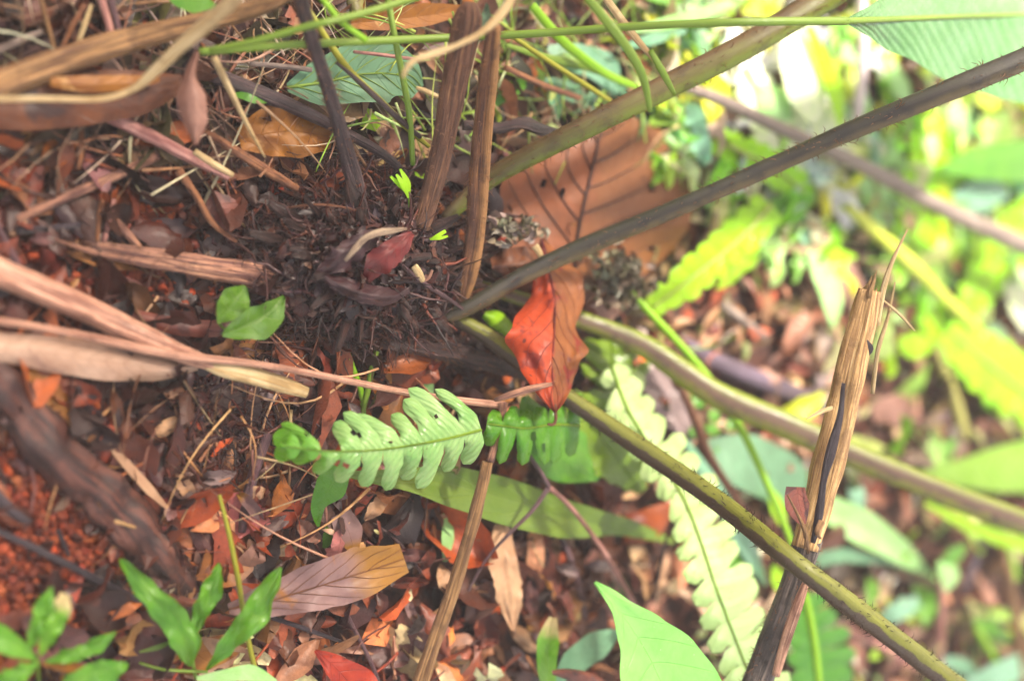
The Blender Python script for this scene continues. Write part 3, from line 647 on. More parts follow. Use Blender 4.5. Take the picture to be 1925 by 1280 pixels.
lobed('fern_frond', 'pale whitish green pitted fern frond passing under the two toned stipe', 'fern frond', [(1150, 690, .05), (1180, 770, .06), (1230, 850, .075), (1282, 930, .095), (1315, 1010, .115), (1345, 1100, .13), (1375, 1180, .14), (1402, 1250, .15), (1430, 1330, .155)],
      ([22, 44, 52, 62, 64, 66, 64, 62, 66], [20, 38, 34, 32, 40, 52, 52, 46, 44]), M('fern_pale'), n_lobes=16, shear=(-.6, .6), ragged=.25, puff=.002, web=.42, gap=.20, droop=.006, jit=.18, rib=7, ribmat=M_ribgreen, ra=7, rb=9)
lobed('fern_frond', 'soft green lobed fern frond behind the top of the pale frond', 'fern frond', [(1150, 640, .02), (1156, 700, .022), (1165, 760, .022), (1180, 830, .02)],
      ([50, 66, 52, 20], [50, 60, 48, 20]), M('olive_serrate'), n_lobes=6, shear=(-1, -1), puff=.003, web=.4, gap=.3, rib=5)
lobed('fern_frond', 'saturated deep green lobed fern frond in the bottom corner beside the broken stalk', 'fern frond', [(1512, 1120, .05), (1522, 1180, .05), (1532, 1240, .05), (1542, 1330, .05)],
      ([40, 60, 72, 74, 80], [40, 44, 50, 50, 50]), M('deep_green'), n_lobes=6, shear=(-.3, -.3), puff=.002, web=.72, gap=.16, rib=8, ribmat=M_bgreen)
leaf('green_leaf', 'broad bright green leaf below the orange leaf', 'leaf', [(985, 745, .06), (1010, 800, .058), (1050, 850, .05), (1125, 900, .04)], [8, 40, 60, 8], [6, 50, 50, 6], M('fresh_green'), fold=-.008, wave=.003, nt_=30)
leaf('green_leaf', 'olive green toothed leaf under the two toned stipe', 'leaf', [(1070, 740, .04), (1110, 800, .04), (1160, 860, .038), (1205, 925, .034)], [16, 70, 74, 12], [14, 60, 54, 8], M('olive_serrate'), serr=(9, .14), nt_=60, wave=.003, rib=4)
leaf('green_leaf', 'long smooth olive leaf lying flat below the mint fern leaflet', 'leaf', [(1268, 1018, .02), (1180, 995, .028), (1060, 972, .034), (940, 935, .036), (820, 905, .036), (700, 895, .034), (640, 890, .03)],
     [4, 14, 40, 48, 42, 20, 4], [4, 22, 34, 40, 36, 16, 4], M('olive_leaf'), fold=.004, wave=.002, nt_=34)
leaf('green_leaf', 'light green leaf tip hanging below the mint fern leaflet', 'leaf', [(640, 880, .04), (625, 910, .038), (600, 950, .03), (598, 990, .02)], [20, 30, 12, 3], [26, 30, 16, 3], M('fern_green'))
leaf('green_leaf', 'blue green leaf behind the broken stalk and the grass stem', 'leaf', [(1330, 830, .02), (1400, 860, .03), (1470, 900, .03), (1530, 950, .02)], [6, 48, 50, 10], [6, 56, 52, 10], M('teal_leaf'))
leaf('green_leaf', 'narrow pale green leaf running from the broken stalk towards the lower right', 'leaf', [(1545, 950, .03), (1610, 985, .03), (1680, 1030, .03), (1750, 1082, .02)], [24, 34, 26, 3], [20, 32, 22, 3], M('pale_green'), fold=.004)
leaf('green_leaf', 'thin curved green leaf below the narrow pale leaf', 'leaf', [(1520, 1055, .02), (1580, 1040, .024), (1650, 1050, .024), (1740, 1075, .02)], [10, 10, 8, 3], [16, 18, 8, 3], M('teal_leaf'))
leaf('large_leaf', 'big smooth mint green leaf with pointed tip rising from the bottom edge', 'leaf', [(1118, 1094, .19), (1150, 1128, .19), (1190, 1185, .188), (1225, 1245, .185), (1262, 1330, .18), (1300, 1420, .17)],
     [3, 24, 58, 90, 106, 112, 112], [3, 12, 36, 66, 96, 118, 120], M('mint_leaf'), fold=.006, wave=.002, nt_=40, ns=10)
top_leaf = empty('large_leaf', P(1650, 40, .26), 'large finely veined grey green leaf at the top corner on a long stalk', 'leaf')
leaf('blade', None, None, [(1588, 40, .268), (1640, 38, .264), (1720, 35, .258), (1820, 31, .25), (1925, 28, .24), (2080, 24, .22)],
     [3, 50, 90, 110, 125, 140], [3, 66, 122, 158, 182, 200], M('veined_leaf'), parent=top_leaf, fold=-.02, wave=.003, nt_=50, ns=12, rib=12, ribmat=M_green)
stem('stalk', None, None, [(375, 98, 14, .10), (480, 90, 15, .10), (600, 82, 15, .10), (830, 72, 15, .105), (1000, 64, 15, .14), (1200, 50, 15, .20), (1400, 42, 16, .25), (1592, 40, 16, .268)], M_green, parent=top_leaf)

# ------------------------------------------------------------------ broken stalk at right
bs = empty('broken_stalk', P(1420, 1280, .02), 'thick straw brown broken stalk with a splintered top standing right of centre', 'broken stalk')
stem('stalk_top', None, None, [(1512, 1030, 50, .235), (1532, 960, 56, .24), (1554, 880, 58, .25), (1577, 790, 58, .26), (1599, 690, 55, .27), (1619, 610, 50, .275), (1634, 545, 42, .28)], M_broken, parent=bs, sides=28, groove=.28, ridge=.05, splinter=(False, 8, .02), lump=.12)
stem('stalk_foot', 'dark weathered foot of the broken stalk', None, [(1395, 1360, 58, .19), (1432, 1260, 56, .20), (1462, 1180, 54, .21), (1490, 1105, 52, .222), (1520, 1010, 54, .236)], M_broken_low, parent=bs, sides=22, groove=.25, hairs=220, hairmat=M_scale)
stem('pale_strip', None, None, [(1458, 1270, 16, .214), (1478, 1200, 20, .224), (1502, 1130, 20, .236), (1520, 1082, 10, .244)], M_straw, parent=bs, flat=.5)
for pts in ([(1646, 610, 16, .275), (1660, 545, 12, .28), (1678, 490, 8, .285), (1706, 432, 3, .29)], [(1640, 740, 8, .262), (1650, 660, 9, .27), (1668, 600, 7, .275), (1683, 530, 3, .28)],
            [(1655, 560, 3, .28), (1690, 590, 6, .28), (1720, 622, 2, .28)], [(1565, 766, 8, .268), (1540, 775, 8, .27), (1515, 788, 2, .27)], [(1480, 930, 3, .25), (1510, 990, 8, .25), (1520, 1040, 6, .245)],
            [(1545, 980, 14, .255), (1536, 1000, 10, .256), (1543, 1012, 4, .255)], [(1500, 965, 4, .25), (1515, 1000, 6, .25), (1512, 1030, 3, .245)]):
    stem('splinter', None, None, pts, M_straw_pale if pts[0][1] < 800 else M_tanstem, parent=bs, flat=.5, sides=7)
stem('crack', None, None, [(1586, 720, 6, .278), (1578, 790, 12, .272), (1562, 850, 16, .266), (1548, 910, 12, .26), (1538, 980, 14, .252), (1528, 1020, 8, .246)], M_twigdark, parent=bs, flat=.3, lump=.5)
stem('crack', None, None, [(1628, 640, 6, .282), (1634, 655, 14, .282), (1630, 668, 5, .28)], M_twigdark, parent=bs, flat=.3, lump=.4)
leaf('bark_flap', None, None, [(1500, 915, .245), (1500, 940, .245), (1512, 985, .245)], [14, 20, 4], [22, 26, 8], M('rust_leaf'), parent=bs)

# ------------------------------------------------------------------ single stems, stalks, straws, twigs
ST = [
 ('dry_stalk', 'thick orange brown dry stalk running along the top left edge', 'dry stalk', [(-60, 185, 54, .07), (0, 160, 54, .07), (100, 122, 50, .075), (200, 88, 46, .08), (300, 62, 42, .085), (400, 38, 36, .09), (500, 10, 30, .1), (560, -20, 28, .105)], M_tanstem, dict(groove=.3, sides=24, ridge=.10, lump=.12)),
 ('grass_strand', 'twisted dry tan grass blade crossing over the thick orange brown stalk', 'grass blade', [(-20, 186, 10, .13), (90, 186, 11, .135), (190, 186, 11, .14), (250, 168, 13, .145), (285, 140, 20, .15), (335, 92, 26, .16), (395, 40, 28, .17), (450, -12, 26, .18)], M_straw_pale, dict(flat=.25)),
 ('grass_strand', 'pale kinked dry grass blade in front of the standing dead stipes', 'grass blade', [(757, 146, 8, .17), (764, 130, 10, .17), (778, 114, 12, .172), (815, 102, 15, .175), (860, 85, 11, .18), (905, 62, 12, .185), (940, 30, 18, .19), (968, -12, 14, .195)], M_straw_pale, dict(flat=.45)),
 ('dry_stalk', 'purplish dry stalk slanting down from the curled brown leaf at the upper left', 'dry stalk', [(130, 195, 12, .03), (190, 214, 22, .034), (270, 250, 24, .034), (350, 292, 22, .034), (432, 332, 18, .036)], M_straw_pink, dict(splinter=(False, 4, .01), lump=.1)),
 ('dry_stalk', 'pale straw stalk end just above the rooty fern crown', 'dry stalk', [(365, 285, 12, .04), (400, 308, 14, .04), (438, 330, 10, .04)], M_straw_pale, {}),
 ('dry_stalk', 'broad pale pinkish straw stalk running from the left edge below the split stipe', 'dry stalk', [(-60, 482, 54, .05), (0, 512, 54, .05), (130, 566, 48, .05), (250, 622, 42, .052), (340, 664, 34, .052), (420, 690, 20, .052)], M_straw, dict(groove=.35, sides=24, ridge=.10, lump=.12)),
 ('dry_stalk', 'cream coloured sheath end of the pale straw stalk below the crown', 'dry stalk', [(370, 680, 10, .05), (420, 694, 30, .054), (480, 708, 32, .054), (540, 726, 30, .054), (577, 738, 22, .052)], M_straw_pale, dict(flat=.55)),
 ('dry_stalk', 'long thin straw from the left edge to the mint fern leaflet', 'dry stalk', [(-20, 600, 14, .062), (100, 620, 15, .06), (220, 645, 18, .06), (330, 668, 18, .06), (480, 684, 13, .06), (600, 705, 13, .062), (750, 735, 13, .066), (860, 752, 14, .07), (948, 762, 14, .075)], M_straw, {}),
 ('dry_stalk', 'brown and tan dry stalk with black streaks below the lobed fern leaflet', 'dry stalk', [(916, 868, 20, .08), (898, 950, 24, .072), (872, 1040, 24, .06), (848, 1120, 26, .05), (815, 1210, 30, .04), (785, 1300, 32, .03), (760, 1370, 32, .02)], M_tanstem, dict(groove=.4, sides=16, lump=.15)),
 ('dry_stalk', 'short white ended stub linking the long straw with the streaked stalk', 'dry stalk', [(945, 758, 20, .078), (944, 785, 12, .08), (932, 830, 14, .08), (920, 868, 16, .08)], M_straw_or, {}),
 ('dry_stalk', 'fibrous split twig end lying against the orange leaf', 'dry stalk', [(930, 752, 8, .09), (960, 742, 14, .1), (1000, 730, 14, .108), (1036, 722, 8, .11)], M_straw_or, dict(splinter=(False, 7, .012))),
 ('grass_strand', 'upper yellowish green grass stem slanting over the grey green round leaf', 'grass stem', [(580, 20, 12, .07), (650, 125, 13, .07), (720, 195, 13, .065), (765, 240, 12, .06), (806, 276, 8, .055)], M_ygreen, {}),
 ('grass_strand', 'thin dark olive grass stem beside the yellowish one', 'grass stem', [(632, 118, 6, .08), (680, 158, 9, .075), (740, 215, 11, .07), (790, 258, 9, .06)], M_dead_dark, {}),
 ('grass_strand', 'upright thin green grass stem passing in front of the grey green round leaf', 'grass stem', [(728, -10, 12, .09), (742, 70, 12, .09), (758, 150, 12, .08), (770, 220, 12, .07), (776, 310, 10, .05)], M_green, {}),
 ('grass_strand', 'long green grass stem rising to the top edge above the leaf stalk', 'grass stem', [(395, 94, 10, .11), (480, 78, 13, .12), (580, 50, 14, .125), (680, 26, 14, .13), (800, -10, 14, .13)], M_green, {}),
 ('grass_strand', 'short green grass stem at the top edge above the leaf stalk', 'grass stem', [(600, -10, 12, .12), (640, 40, 12, .12), (688, 76, 12, .12)], M_bgreen, {}),
 ('grass_strand', 'green grass blade arching down over the olive stipe', 'grass blade', [(1095, -15, 16, .2), (1140, 40, 19, .21), (1185, 100, 18, .215), (1210, 150, 15, .215), (1222, 210, 9, .21)], M_green, dict(flat=.4)),
 ('grass_strand', 'green grass blade with dry upper half crossing the olive stipe', 'grass blade', [(1222, 95, 10, .2), (1245, 135, 14, .205), (1268, 178, 8, .2)], M_green, dict(flat=.4)),
 ('grass_strand', 'dry cream grass blade above the olive stipe', 'grass blade', [(1130, -15, 12, .16), (1170, 40, 15, .17), (1210, 90, 12, .19), (1240, 125, 6, .2)], M_straw_pale, dict(flat=.4)),
 ('grass_strand', 'olive grass stem ending at the upper part of the olive stipe', 'grass stem', [(950, 60, 8, .08), (1030, 115, 10, .08), (1100, 160, 10, .08), (1150, 192, 8, .07)], M_ygreen, {}),
 ('grass_strand', 'wide light green grass stem joining the olive stipe from the upper left', 'grass stem', [(1000, 10, 16, .06), (1060, 80, 18, .06), (1140, 140, 16, .06), (1200, 165, 10, .06)], M_bgreen, dict(flat=.4)),
 ('grass_strand', 'low light green stem under the olive grass stem', 'grass stem', [(950, 85, 8, .05), (1030, 110, 16, .05), (1110, 128, 16, .05), (1190, 160, 10, .05)], M_green, dict(flat=.4)),
 ('grass_strand', 'brown dry grass stem above the olive stipe', 'grass stem', [(950, 128, 12, .05), (1020, 160, 12, .05), (1090, 185, 10, .05)], M_brownstem, {}),
 ('stick', 'long grey brown stick crossing behind the dark stipe on the right', 'stick', [(1270, 160, 16, .06), (1340, 182, 22, .06), (1480, 248, 26, .065), (1620, 312, 28, .07), (1780, 396, 32, .08), (1925, 462, 36, .085), (2060, 530, 38, .09)], M_greystick, {}),
 ('grass_strand', 'bright green slender stem curving past the broken stalk', 'grass stem', [(1185, 548, 12, .05), (1225, 592, 15, .055), (1275, 645, 15, .06), (1340, 722, 15, .07), (1395, 810, 15, .08), (1440, 905, 14, .09), (1480, 1000, 12, .1), (1512, 1110, 12, .1), (1530, 1200, 13, .1), (1542, 1310, 13, .1)], M_bgreen, {}),
 ('stick', 'reddish brown twig between the grey purple leaf and the green slender stem', 'stick', [(1190, 640, 12, .03), (1250, 690, 14, .035), (1290, 750, 16, .04), (1330, 850, 17, .045), (1372, 920, 17, .045), (1420, 990, 15, .045), (1470, 1060, 12, .045)], M_twigred, dict(lump=.12)),
 ('stick', 'blue grey blurred stick behind the green edged stipe', 'stick', [(1270, 640, 30, .006), (1380, 695, 34, .008), (1480, 735, 36, .008), (1570, 775, 34, .008)], M_log2, {}),
 ('log', 'thick wet dark log lying over red clay at the lower left', 'log', [(-50, 660, 80, .006), (20, 760, 92, .006), (110, 860, 98, .008), (200, 940, 98, .006), (280, 1030, 94, .006), (335, 1100, 80, .004), (362, 1150, 60, .0)], M_bark, dict(sides=44, lump=.36, hairs=60, n=110)),
 ('twig', 'thin dark twig across the red clay at the lower left', 'twig', [(-20, 990, 12, .02), (70, 1032, 14, .022), (150, 1072, 14, .024), (240, 1118, 13, .024), (290, 1140, 9, .02)], M_twigdark, {}),
 ('twig', 'short thick dark twig on the clay at the left edge', 'twig', [(-30, 905, 26, .012), (10, 950, 26, .012), (55, 985, 18, .01)], M_twigdark, dict(lump=.2)),
 ('twig', 'tiny dark twig standing on the red clay', 'twig', [(108, 995, 8, .012), (120, 1020, 8, .014), (130, 1045, 7, .012)], M_twigdark, {}),
 ('twig', 'reddish twig slanting across the soil at the left', 'twig', [(296, 292, 20, .02), (220, 330, 20, .02), (130, 368, 18, .018), (30, 412, 18, .015)], M_straw_or, dict(lump=.1)),
 ('twig', 'blue black twig on the soil left of the split stipe', 'twig', [(30, 434, 14, .012), (110, 428, 14, .012), (200, 418, 12, .012)], M_twigdark, {}),
 ('twig', 'dark twig running from the left edge under the pale pinkish straw stalk', 'twig', [(-10, 420, 16, .01), (40, 510, 16, .012), (90, 600, 14, .012), (130, 660, 12, .012)], M_twig, {}),
 ('twig', 'slim brown twig above the crown pointing to the red leaf', 'twig', [(335, 320, 16, .03), (370, 370, 14, .03), (400, 420, 12, .03), (445, 455, 6, .03)], M_brownstem, {}),
 ('twig', 'orange brown stub sticking up left of the crown', 'twig', [(218, 415, 14, .02), (240, 440, 16, .024), (262, 465, 14, .02)], M_straw_or, {}),
 ('twig', 'thin upright brown stem above the split stipe', 'twig', [(192, 375, 8, .03), (186, 410, 9, .03), (182, 455, 9, .025)], M_brownstem, {}),
 ('twig', 'slightly pinker upright stem next to the thin brown one', 'twig', [(215, 375, 8, .03), (206, 410, 9, .03), (196, 455, 9, .025)], M_straw_pink, {}),
 ('twig', 'pale tapering straw above the ochre leaf', 'twig', [(402, 108, 14, .08), (430, 165, 13, .07), (460, 225, 9, .06), (498, 296, 4, .05)], M_straw_pale, {}),
 ('twig', 'pair of purplish stems at the top edge, left one', 'twig', [(188, -10, 14, .06), (200, 30, 14, .06), (210, 68, 14, .06)], M_straw_pink, {}),
 ('twig', 'pair of purplish stems at the top edge, right one', 'twig', [(206, -10, 12, .06), (216, 30, 13, .06), (224, 64, 12, .06)], M_twig, {}),
 ('twig', 'pale grey stick above the thick orange brown stalk', 'twig', [(172, 10, 8, .05), (160, 45, 10, .05), (145, 86, 8, .05)], M_straw_pale, {}),
 ('twig', 'olive brown stem forking down to the thick stalk at upper left', 'twig', [(160, 10, 10, .04), (130, 60, 10, .04), (112, 105, 10, .04)], M_brownstem, {}),
 ('twig', 'thin tan stem at the upper left corner', 'twig', [(75, -10, 9, .04), (90, 50, 9, .04), (104, 100, 9, .04)], M_tanstem, {}),
 ('twig', 'grey olive blade leaning into the upper left corner', 'twig', [(-10, 98, 14, .03), (40, 76, 14, .03), (80, 60, 10, .03)], M_greystick, {}),
 ('twig', 'thin brown twig below the curled leaf at the upper left', 'twig', [(150, 225, 10, .02), (154, 270, 11, .02), (147, 318, 9, .02)], M_brownstem, {}),
 ('twig', 'dark brown stalk running behind the dark dead stipe', 'twig', [(400, 140, 30, .03), (480, 172, 30, .03), (560, 205, 26, .03), (640, 245, 20, .03), (720, 290, 18, .03), (765, 330, 12, .03)], M_dead_dark, {}),
 ('twig', 'grey stick left of the grey green round leaf', 'twig', [(470, 120, 9, .04), (530, 125, 10, .04), (586, 132, 9, .04)], M_greystick, {}),
 ('twig', 'short grey twig right of the grey green round leaf', 'twig', [(780, 165, 8, .03), (800, 172, 10, .03), (822, 182, 9, .03)], M_straw_pale, {}),
 ('twig', 'pinkish twig lying across the grey green round leaf', 'twig', [(665, 98, 6, .06), (720, 104, 7, .06), (780, 112, 6, .06)], M_straw_pink, {}),
 ('twig', 'knobbly dark twig above the chestnut leaf', 'twig', [(870, 236, 16, .05), (930, 240, 20, .06), (980, 232, 24, .07), (1020, 244, 20, .075), (1060, 250, 8, .08)], M_rhizome, dict(lump=.7, n=30)),
 ('twig', 'green stem seen low between the long straw and the lobed leaflet', 'twig', [(648, 645, 12, .012), (662, 690, 12, .012), (680, 740, 12, .012), (684, 780, 8, .01)], M_bgreen, {}),
 ('twig', 'second low green stem crossing the first below the long straw', 'twig', [(712, 645, 11, .016), (700, 690, 12, .016), (690, 740, 11, .016), (678, 790, 8, .014)], M_green, {}),
 ('twig', 'purplish twig of the forked twig in the middle, upper limb', 'twig', [(990, 850, 8, .06), (1012, 880, 9, .06), (1032, 915, 10, .058)], M_twig, {}),
 ('twig', 'left limb of the forked purplish twig over the olive leaf', 'twig', [(1032, 915, 10, .058), (1000, 960, 8, .056), (960, 1000, 7, .05), (915, 1050, 6, .04), (880, 1110, 6, .03)], M_twig, {}),
 ('twig', 'right limb of the forked purplish twig over the olive leaf', 'twig', [(1032, 915, 10, .058), (1070, 950, 9, .055), (1110, 1000, 9, .05), (1150, 1060, 9, .04), (1190, 1130, 8, .03)], M_straw_pink, {}),
 ('twig', 'dark purple twig standing on the litter left of the big mint leaf', 'twig', [(1052, 1000, 12, .015), (1075, 1060, 14, .015), (1092, 1120, 14, .015), (1100, 1170, 10, .012)], M_twig, {}),
 ('twig', 'thin dark green needle stem beside the pale fern frond', 'twig', [(1254, 1008, 5, .06), (1244, 1050, 6, .06), (1230, 1125, 5, .05)], M_dead_dark, {}),
 ('twig', 'thin dark twig in the litter right of the wavy seedling', 'twig', [(505, 1158, 9, .02), (570, 1180, 9, .02), (640, 1205, 7, .015)], M_twigdark, {}),
 ('twig', 'thin purplish twig descending through the litter at the bottom', 'twig', [(650, 1150, 8, .02), (675, 1200, 8, .02), (700, 1250, 8, .02), (718, 1300, 8, .02)], M_twig, {}),
 ('twig', 'olive thin stem rising from the seedling at the lower left', 'twig', [(412, 930, 7, .06), (430, 1000, 9, .06), (448, 1090, 10, .055), (462, 1180, 10, .045), (480, 1260, 10, .03)], M_ygreen, {}),
 ('twig', 'purple grey stick standing left of the fern leaflet tip', 'twig', [(505, 815, 18, .014), (480, 880, 20, .014), (462, 950, 20, .014), (455, 1000, 14, .012)], M_twig, {}),
 ('stick', 'upper pale yellow blurred stalk among the ferns on the right', 'stick', [(1590, 385, 20, .03), (1640, 430, 26, .03), (1720, 505, 28, .03), (1775, 560, 22, .03), (1830, 612, 18, .03)], stemmat('yellow_stalk', 'e0e878', 'c0cc58', pale='f8fcb0', rough=.5, k=1.2, blot=0), {}),
 ('stick', 'lower pale yellow blurred stalk among the ferns on the right', 'stick', [(1755, 640, 18, .02), (1775, 700, 22, .02), (1800, 770, 22, .02), (1815, 825, 16, .02)], stemmat('dull_yellow_stalk', 'd0cc80', 'a8a460', rough=.5, k=1.1, blot=0), {}),
 ('stick', 'white blurred stem standing above the dark stipe at the upper right', 'stick', [(1618, -20, 18, .05), (1622, 60, 20, .05), (1620, 150, 20, .05), (1608, 250, 16, .04)], stemmat('white_stem', 'f0e4e4', 'd0b8b8', rough=.5, k=1.3, blot=0), {}),
 ('stick', 'tan blurred stem at the lower right edge', 'stick', [(1876, 1000, 16, .05), (1895, 1080, 18, .05), (1912, 1180, 18, .05), (1925, 1300, 18, .05)], M_tanstem, {}),
 ('stick', 'slender purplish stem standing at the lower right', 'stick', [(1768, 1080, 12, .03), (1770, 1150, 14, .03), (1766, 1240, 14, .03), (1762, 1300, 12, .03)], M_straw_pink, {}),
 ('stick', 'leaning purplish stem above the slender one at the lower right', 'stick', [(1850, 1000, 16, .03), (1830, 1060, 16, .03), (1812, 1110, 12, .03)], M_log2, {}),
 ('stick', 'dusty pink stick behind the two toned stipe at the bottom right', 'stick', [(1560, 1170, 18, .01), (1650, 1210, 20, .01), (1740, 1265, 18, .01), (1780, 1300, 16, .01)], M_straw_pink, {}),
 ('stick', 'green blurred stem in the bottom right corner', 'stick', [(1835, 1180, 14, .04), (1870, 1240, 14, .04), (1905, 1300, 14, .04)], M_bgreen, {}),
 ('stick', 'white flecked stick lying in the litter below the lime leaf', 'stick', [(1355, 570, 16, .01), (1395, 600, 18, .012), (1440, 635, 12, .01)], M_greystick, {}),
 ('stick', 'straight brown twig among the litter right of the lime leaf', 'stick', [(1500, 480, 10, .02), (1545, 560, 14, .02), (1580, 650, 14, .02)], M_straw_pink, {}),
]
for nm, lb, ct, pts, mt, kw in ST: stem(nm, lb, ct, pts, mt, **kw)

lg = [o for o in bpy.data.objects if o.name.startswith('log')][0]
g = Geo(); g.usecol = True
for _ in range(420):
    t = rnd.random(); px = 20 + 330 * t + rnd.gauss(0, 26); py = 745 + 385 * t + rnd.gauss(0, 16) - 10
    L = rnd.choice([.003, .005, .009, .015]) * rnd.uniform(.7, 1.2); g.col = tv(toned(rnd.choice(['8c6860', '5c3c38', 'b08c7c', '704840', 'a87850', '4c3430', 'd8bcb0'])), rnd.uniform(.4, 1.2))
    d_ = abs((px - 20) * .757 - (py - 745) * .65) / 46
    free_leaf(g, P(px, py, .010 + .017 * math.sqrt(max(0, 1 - d_ * d_))), L, L * rnd.uniform(.3, .7), rnd.uniform(-.9, -.3), rnd.gauss(0, .3), rnd.gauss(0, .4), .2, .3, nl=4, nw=1)
build(g, 'bark_flakes', M_litter, lg, kind='stuff')
# ------------------------------------------------------------------ dead leaves placed one by one
DL = [
 ('pale tan rolled dead leaf along the left edge below the pinkish straw stalk', [(-70, 650, .03), (0, 655, .034), (100, 664, .036), (200, 680, .036), (300, 692, .034), (372, 690, .028)], [26, 30, 32, 32, 28, 6], [24, 26, 36, 36, 26, 6], 'tan_rolled_leaf', dict(curl=.012, wave=.001, nt_=34, ns=9)),
 ('small pinkish brown curled leaf hanging on a twig at the upper left', [(372, 98, .10), (360, 145, .10), (362, 195, .098), (366, 240, .095), (368, 272, .09)], [4, 8, 26, 26, 4], [6, 14, 30, 20, 4], 'pink_brown_leaf', dict(curl=.008, nt_=30)),
 ('large dark brown curled leaf under the thick orange brown stalk', [(-40, 200, .05), (60, 195, .055), (160, 185, .06), (260, 180, .06), (345, 160, .05)], [40, 60, 55, 50, 20], [40, 50, 52, 40, 10], 'mid_brown_leaf', dict(curl=.01, wave=.004, nt_=34)),
 ('rust coloured leaf inside the curled brown leaf at the upper left', [(95, 155, .085), (160, 160, .088), (240, 158, .085), (300, 150, .08)], [10, 18, 18, 6], [8, 14, 12, 5], 'ochre_leaf', dict(fold=-.004)),
 ('wet ochre yellow leaf behind the dark dead stipe', [(450, 262, .018), (500, 252, .022), (560, 248, .022), (625, 258, .018)], [20, 52, 50, 20], [20, 44, 50, 22], 'ochre_leaf', dict(fold=.006, wave=.004)),
 ('orange brown leaf at the top edge above the leaf stalk', [(660, 45, .03), (730, 38, .034), (800, 30, .034), (870, 20, .03)], [10, 24, 24, 10], [10, 20, 20, 8], 'ochre_leaf', dict(fold=.004)),
 ('red brown leaf on the soil just above the crown at the left', [(395, 365, .02), (420, 395, .024), (440, 430, .02)], [10, 30, 10], [12, 34, 10], 'rust_leaf', {}),
 ('long reddish bark like leaf edge curving under the two heart shaped leaves', [(250, 590, .018), (330, 612, .02), (420, 615, .022), (500, 580, .02)], [10, 16, 16, 8], [10, 18, 16, 6], 'rust_leaf', dict(curl=.006)),
 ('pink and ochre two toned leaf lying on the litter right of the wavy seedling', [(430, 1145, .03), (520, 1125, .034), (620, 1095, .036), (700, 1070, .034), (760, 1050, .028)], [10, 34, 46, 50, 30], [10, 34, 44, 48, 26], 'two_tone_leaf', dict(fold=.005, wave=.004, nt_=34, rib=4, ribmat=M_brownstem, sidev=6, jag=.1)),
 ('pale cream pointed leaf standing in the litter right of the streaked stalk', [(945, 985, .03), (948, 1040, .034), (955, 1100, .034), (965, 1185, .028)], [10, 24, 26, 3], [14, 30, 26, 3], 'cream_leaf', dict(wave=.004, jag=.3)),
 ('orange red leaf with pointed tip at the bottom edge', [(592, 1222, .03), (625, 1250, .032), (660, 1290, .03), (680, 1340, .03)], [3, 26, 50, 50], [3, 20, 30, 30], 'red_leaf', dict(wave=.003)),
 ('dark rust curled leaf at the bottom edge left of the mint leaf', [(1038, 1264, .07), (1070, 1262, .072), (1110, 1272, .07), (1145, 1290, .06)], [5, 6, 8, 4], [4, 18, 18, 8], 'rust_leaf', dict(curl=.004)),
 ('orange clay coloured leaf shred above the wet log', [(70, 690, .02), (95, 760, .024), (110, 820, .024), (125, 860, .02)], [30, 36, 30, 8], [34, 30, 24, 6], 'ochre_leaf', dict(wave=.004, jag=.4)),
 ('long buff leaf sliver beside the wet log', [(205, 835, .024), (245, 880, .028), (285, 925, .028), (315, 955, .02)], [5, 9, 10, 3], [5, 9, 9, 3], 'cream_leaf', {}),
 ('wine red leaf at the left edge above the lower left seedling', [(-10, 1165, .02), (25, 1165, .022), (70, 1150, .02)], [8, 16, 5], [8, 20, 6], 'rust_leaf', {}),
 ('plum coloured flat leaf below the lower left seedling leaves', [(110, 1190, .012), (140, 1200, .014), (175, 1230, .012)], [10, 24, 10], [14, 30, 10], 'plum_leaf', {}),
 ('orange brown leaf below the wavy seedling stem', [(300, 1215, .015), (345, 1230, .018), (420, 1215, .018), (470, 1200, .015)], [8, 26, 24, 10], [10, 40, 30, 8], 'ochre_leaf', {}),
 ('rusty square leaf piece in the litter below the lobed leaflet', [(640, 965, .016), (655, 1000, .018), (665, 1035, .016)], [20, 28, 10], [20, 26, 10], 'two_tone_leaf', {}),
 ('red brown leaf patch between the forked twig limbs', [(1010, 1010, .008), (1020, 1070, .01), (1030, 1150, .008)], [20, 34, 20], [24, 30, 18], 'rust_leaf', {}),
 ('rust leaf under the olive toothed leaf', [(1060, 925, .01), (1110, 930, .012), (1170, 945, .01)], [16, 24, 10], [20, 30, 14], 'rust_leaf', {}),
 ('round brown leaf among litter at the right of the broken stalk', [(1640, 780, .01), (1680, 770, .014), (1730, 790, .01)], [16, 30, 14], [16, 28, 12], 'pink_brown_leaf', {}),
 ('brick red leaf on the ground by the right edge', [(1835, 805, .01), (1865, 800, .014), (1900, 808, .01)], [10, 18, 8], [10, 20, 8], 'rust_leaf', {}),
 ('dusky pink leaf behind the pale hanging green leaf', [(1585, 490, .008), (1600, 550, .012), (1595, 620, .008)], [16, 26, 14], [16, 24, 10], 'pink_brown_leaf', {}),
]
for lb, mid, wl, wr, mk, kw in DL: leaf('dead_leaf', lb, 'dead leaf', mid, wl, wr, M(mk), **kw)

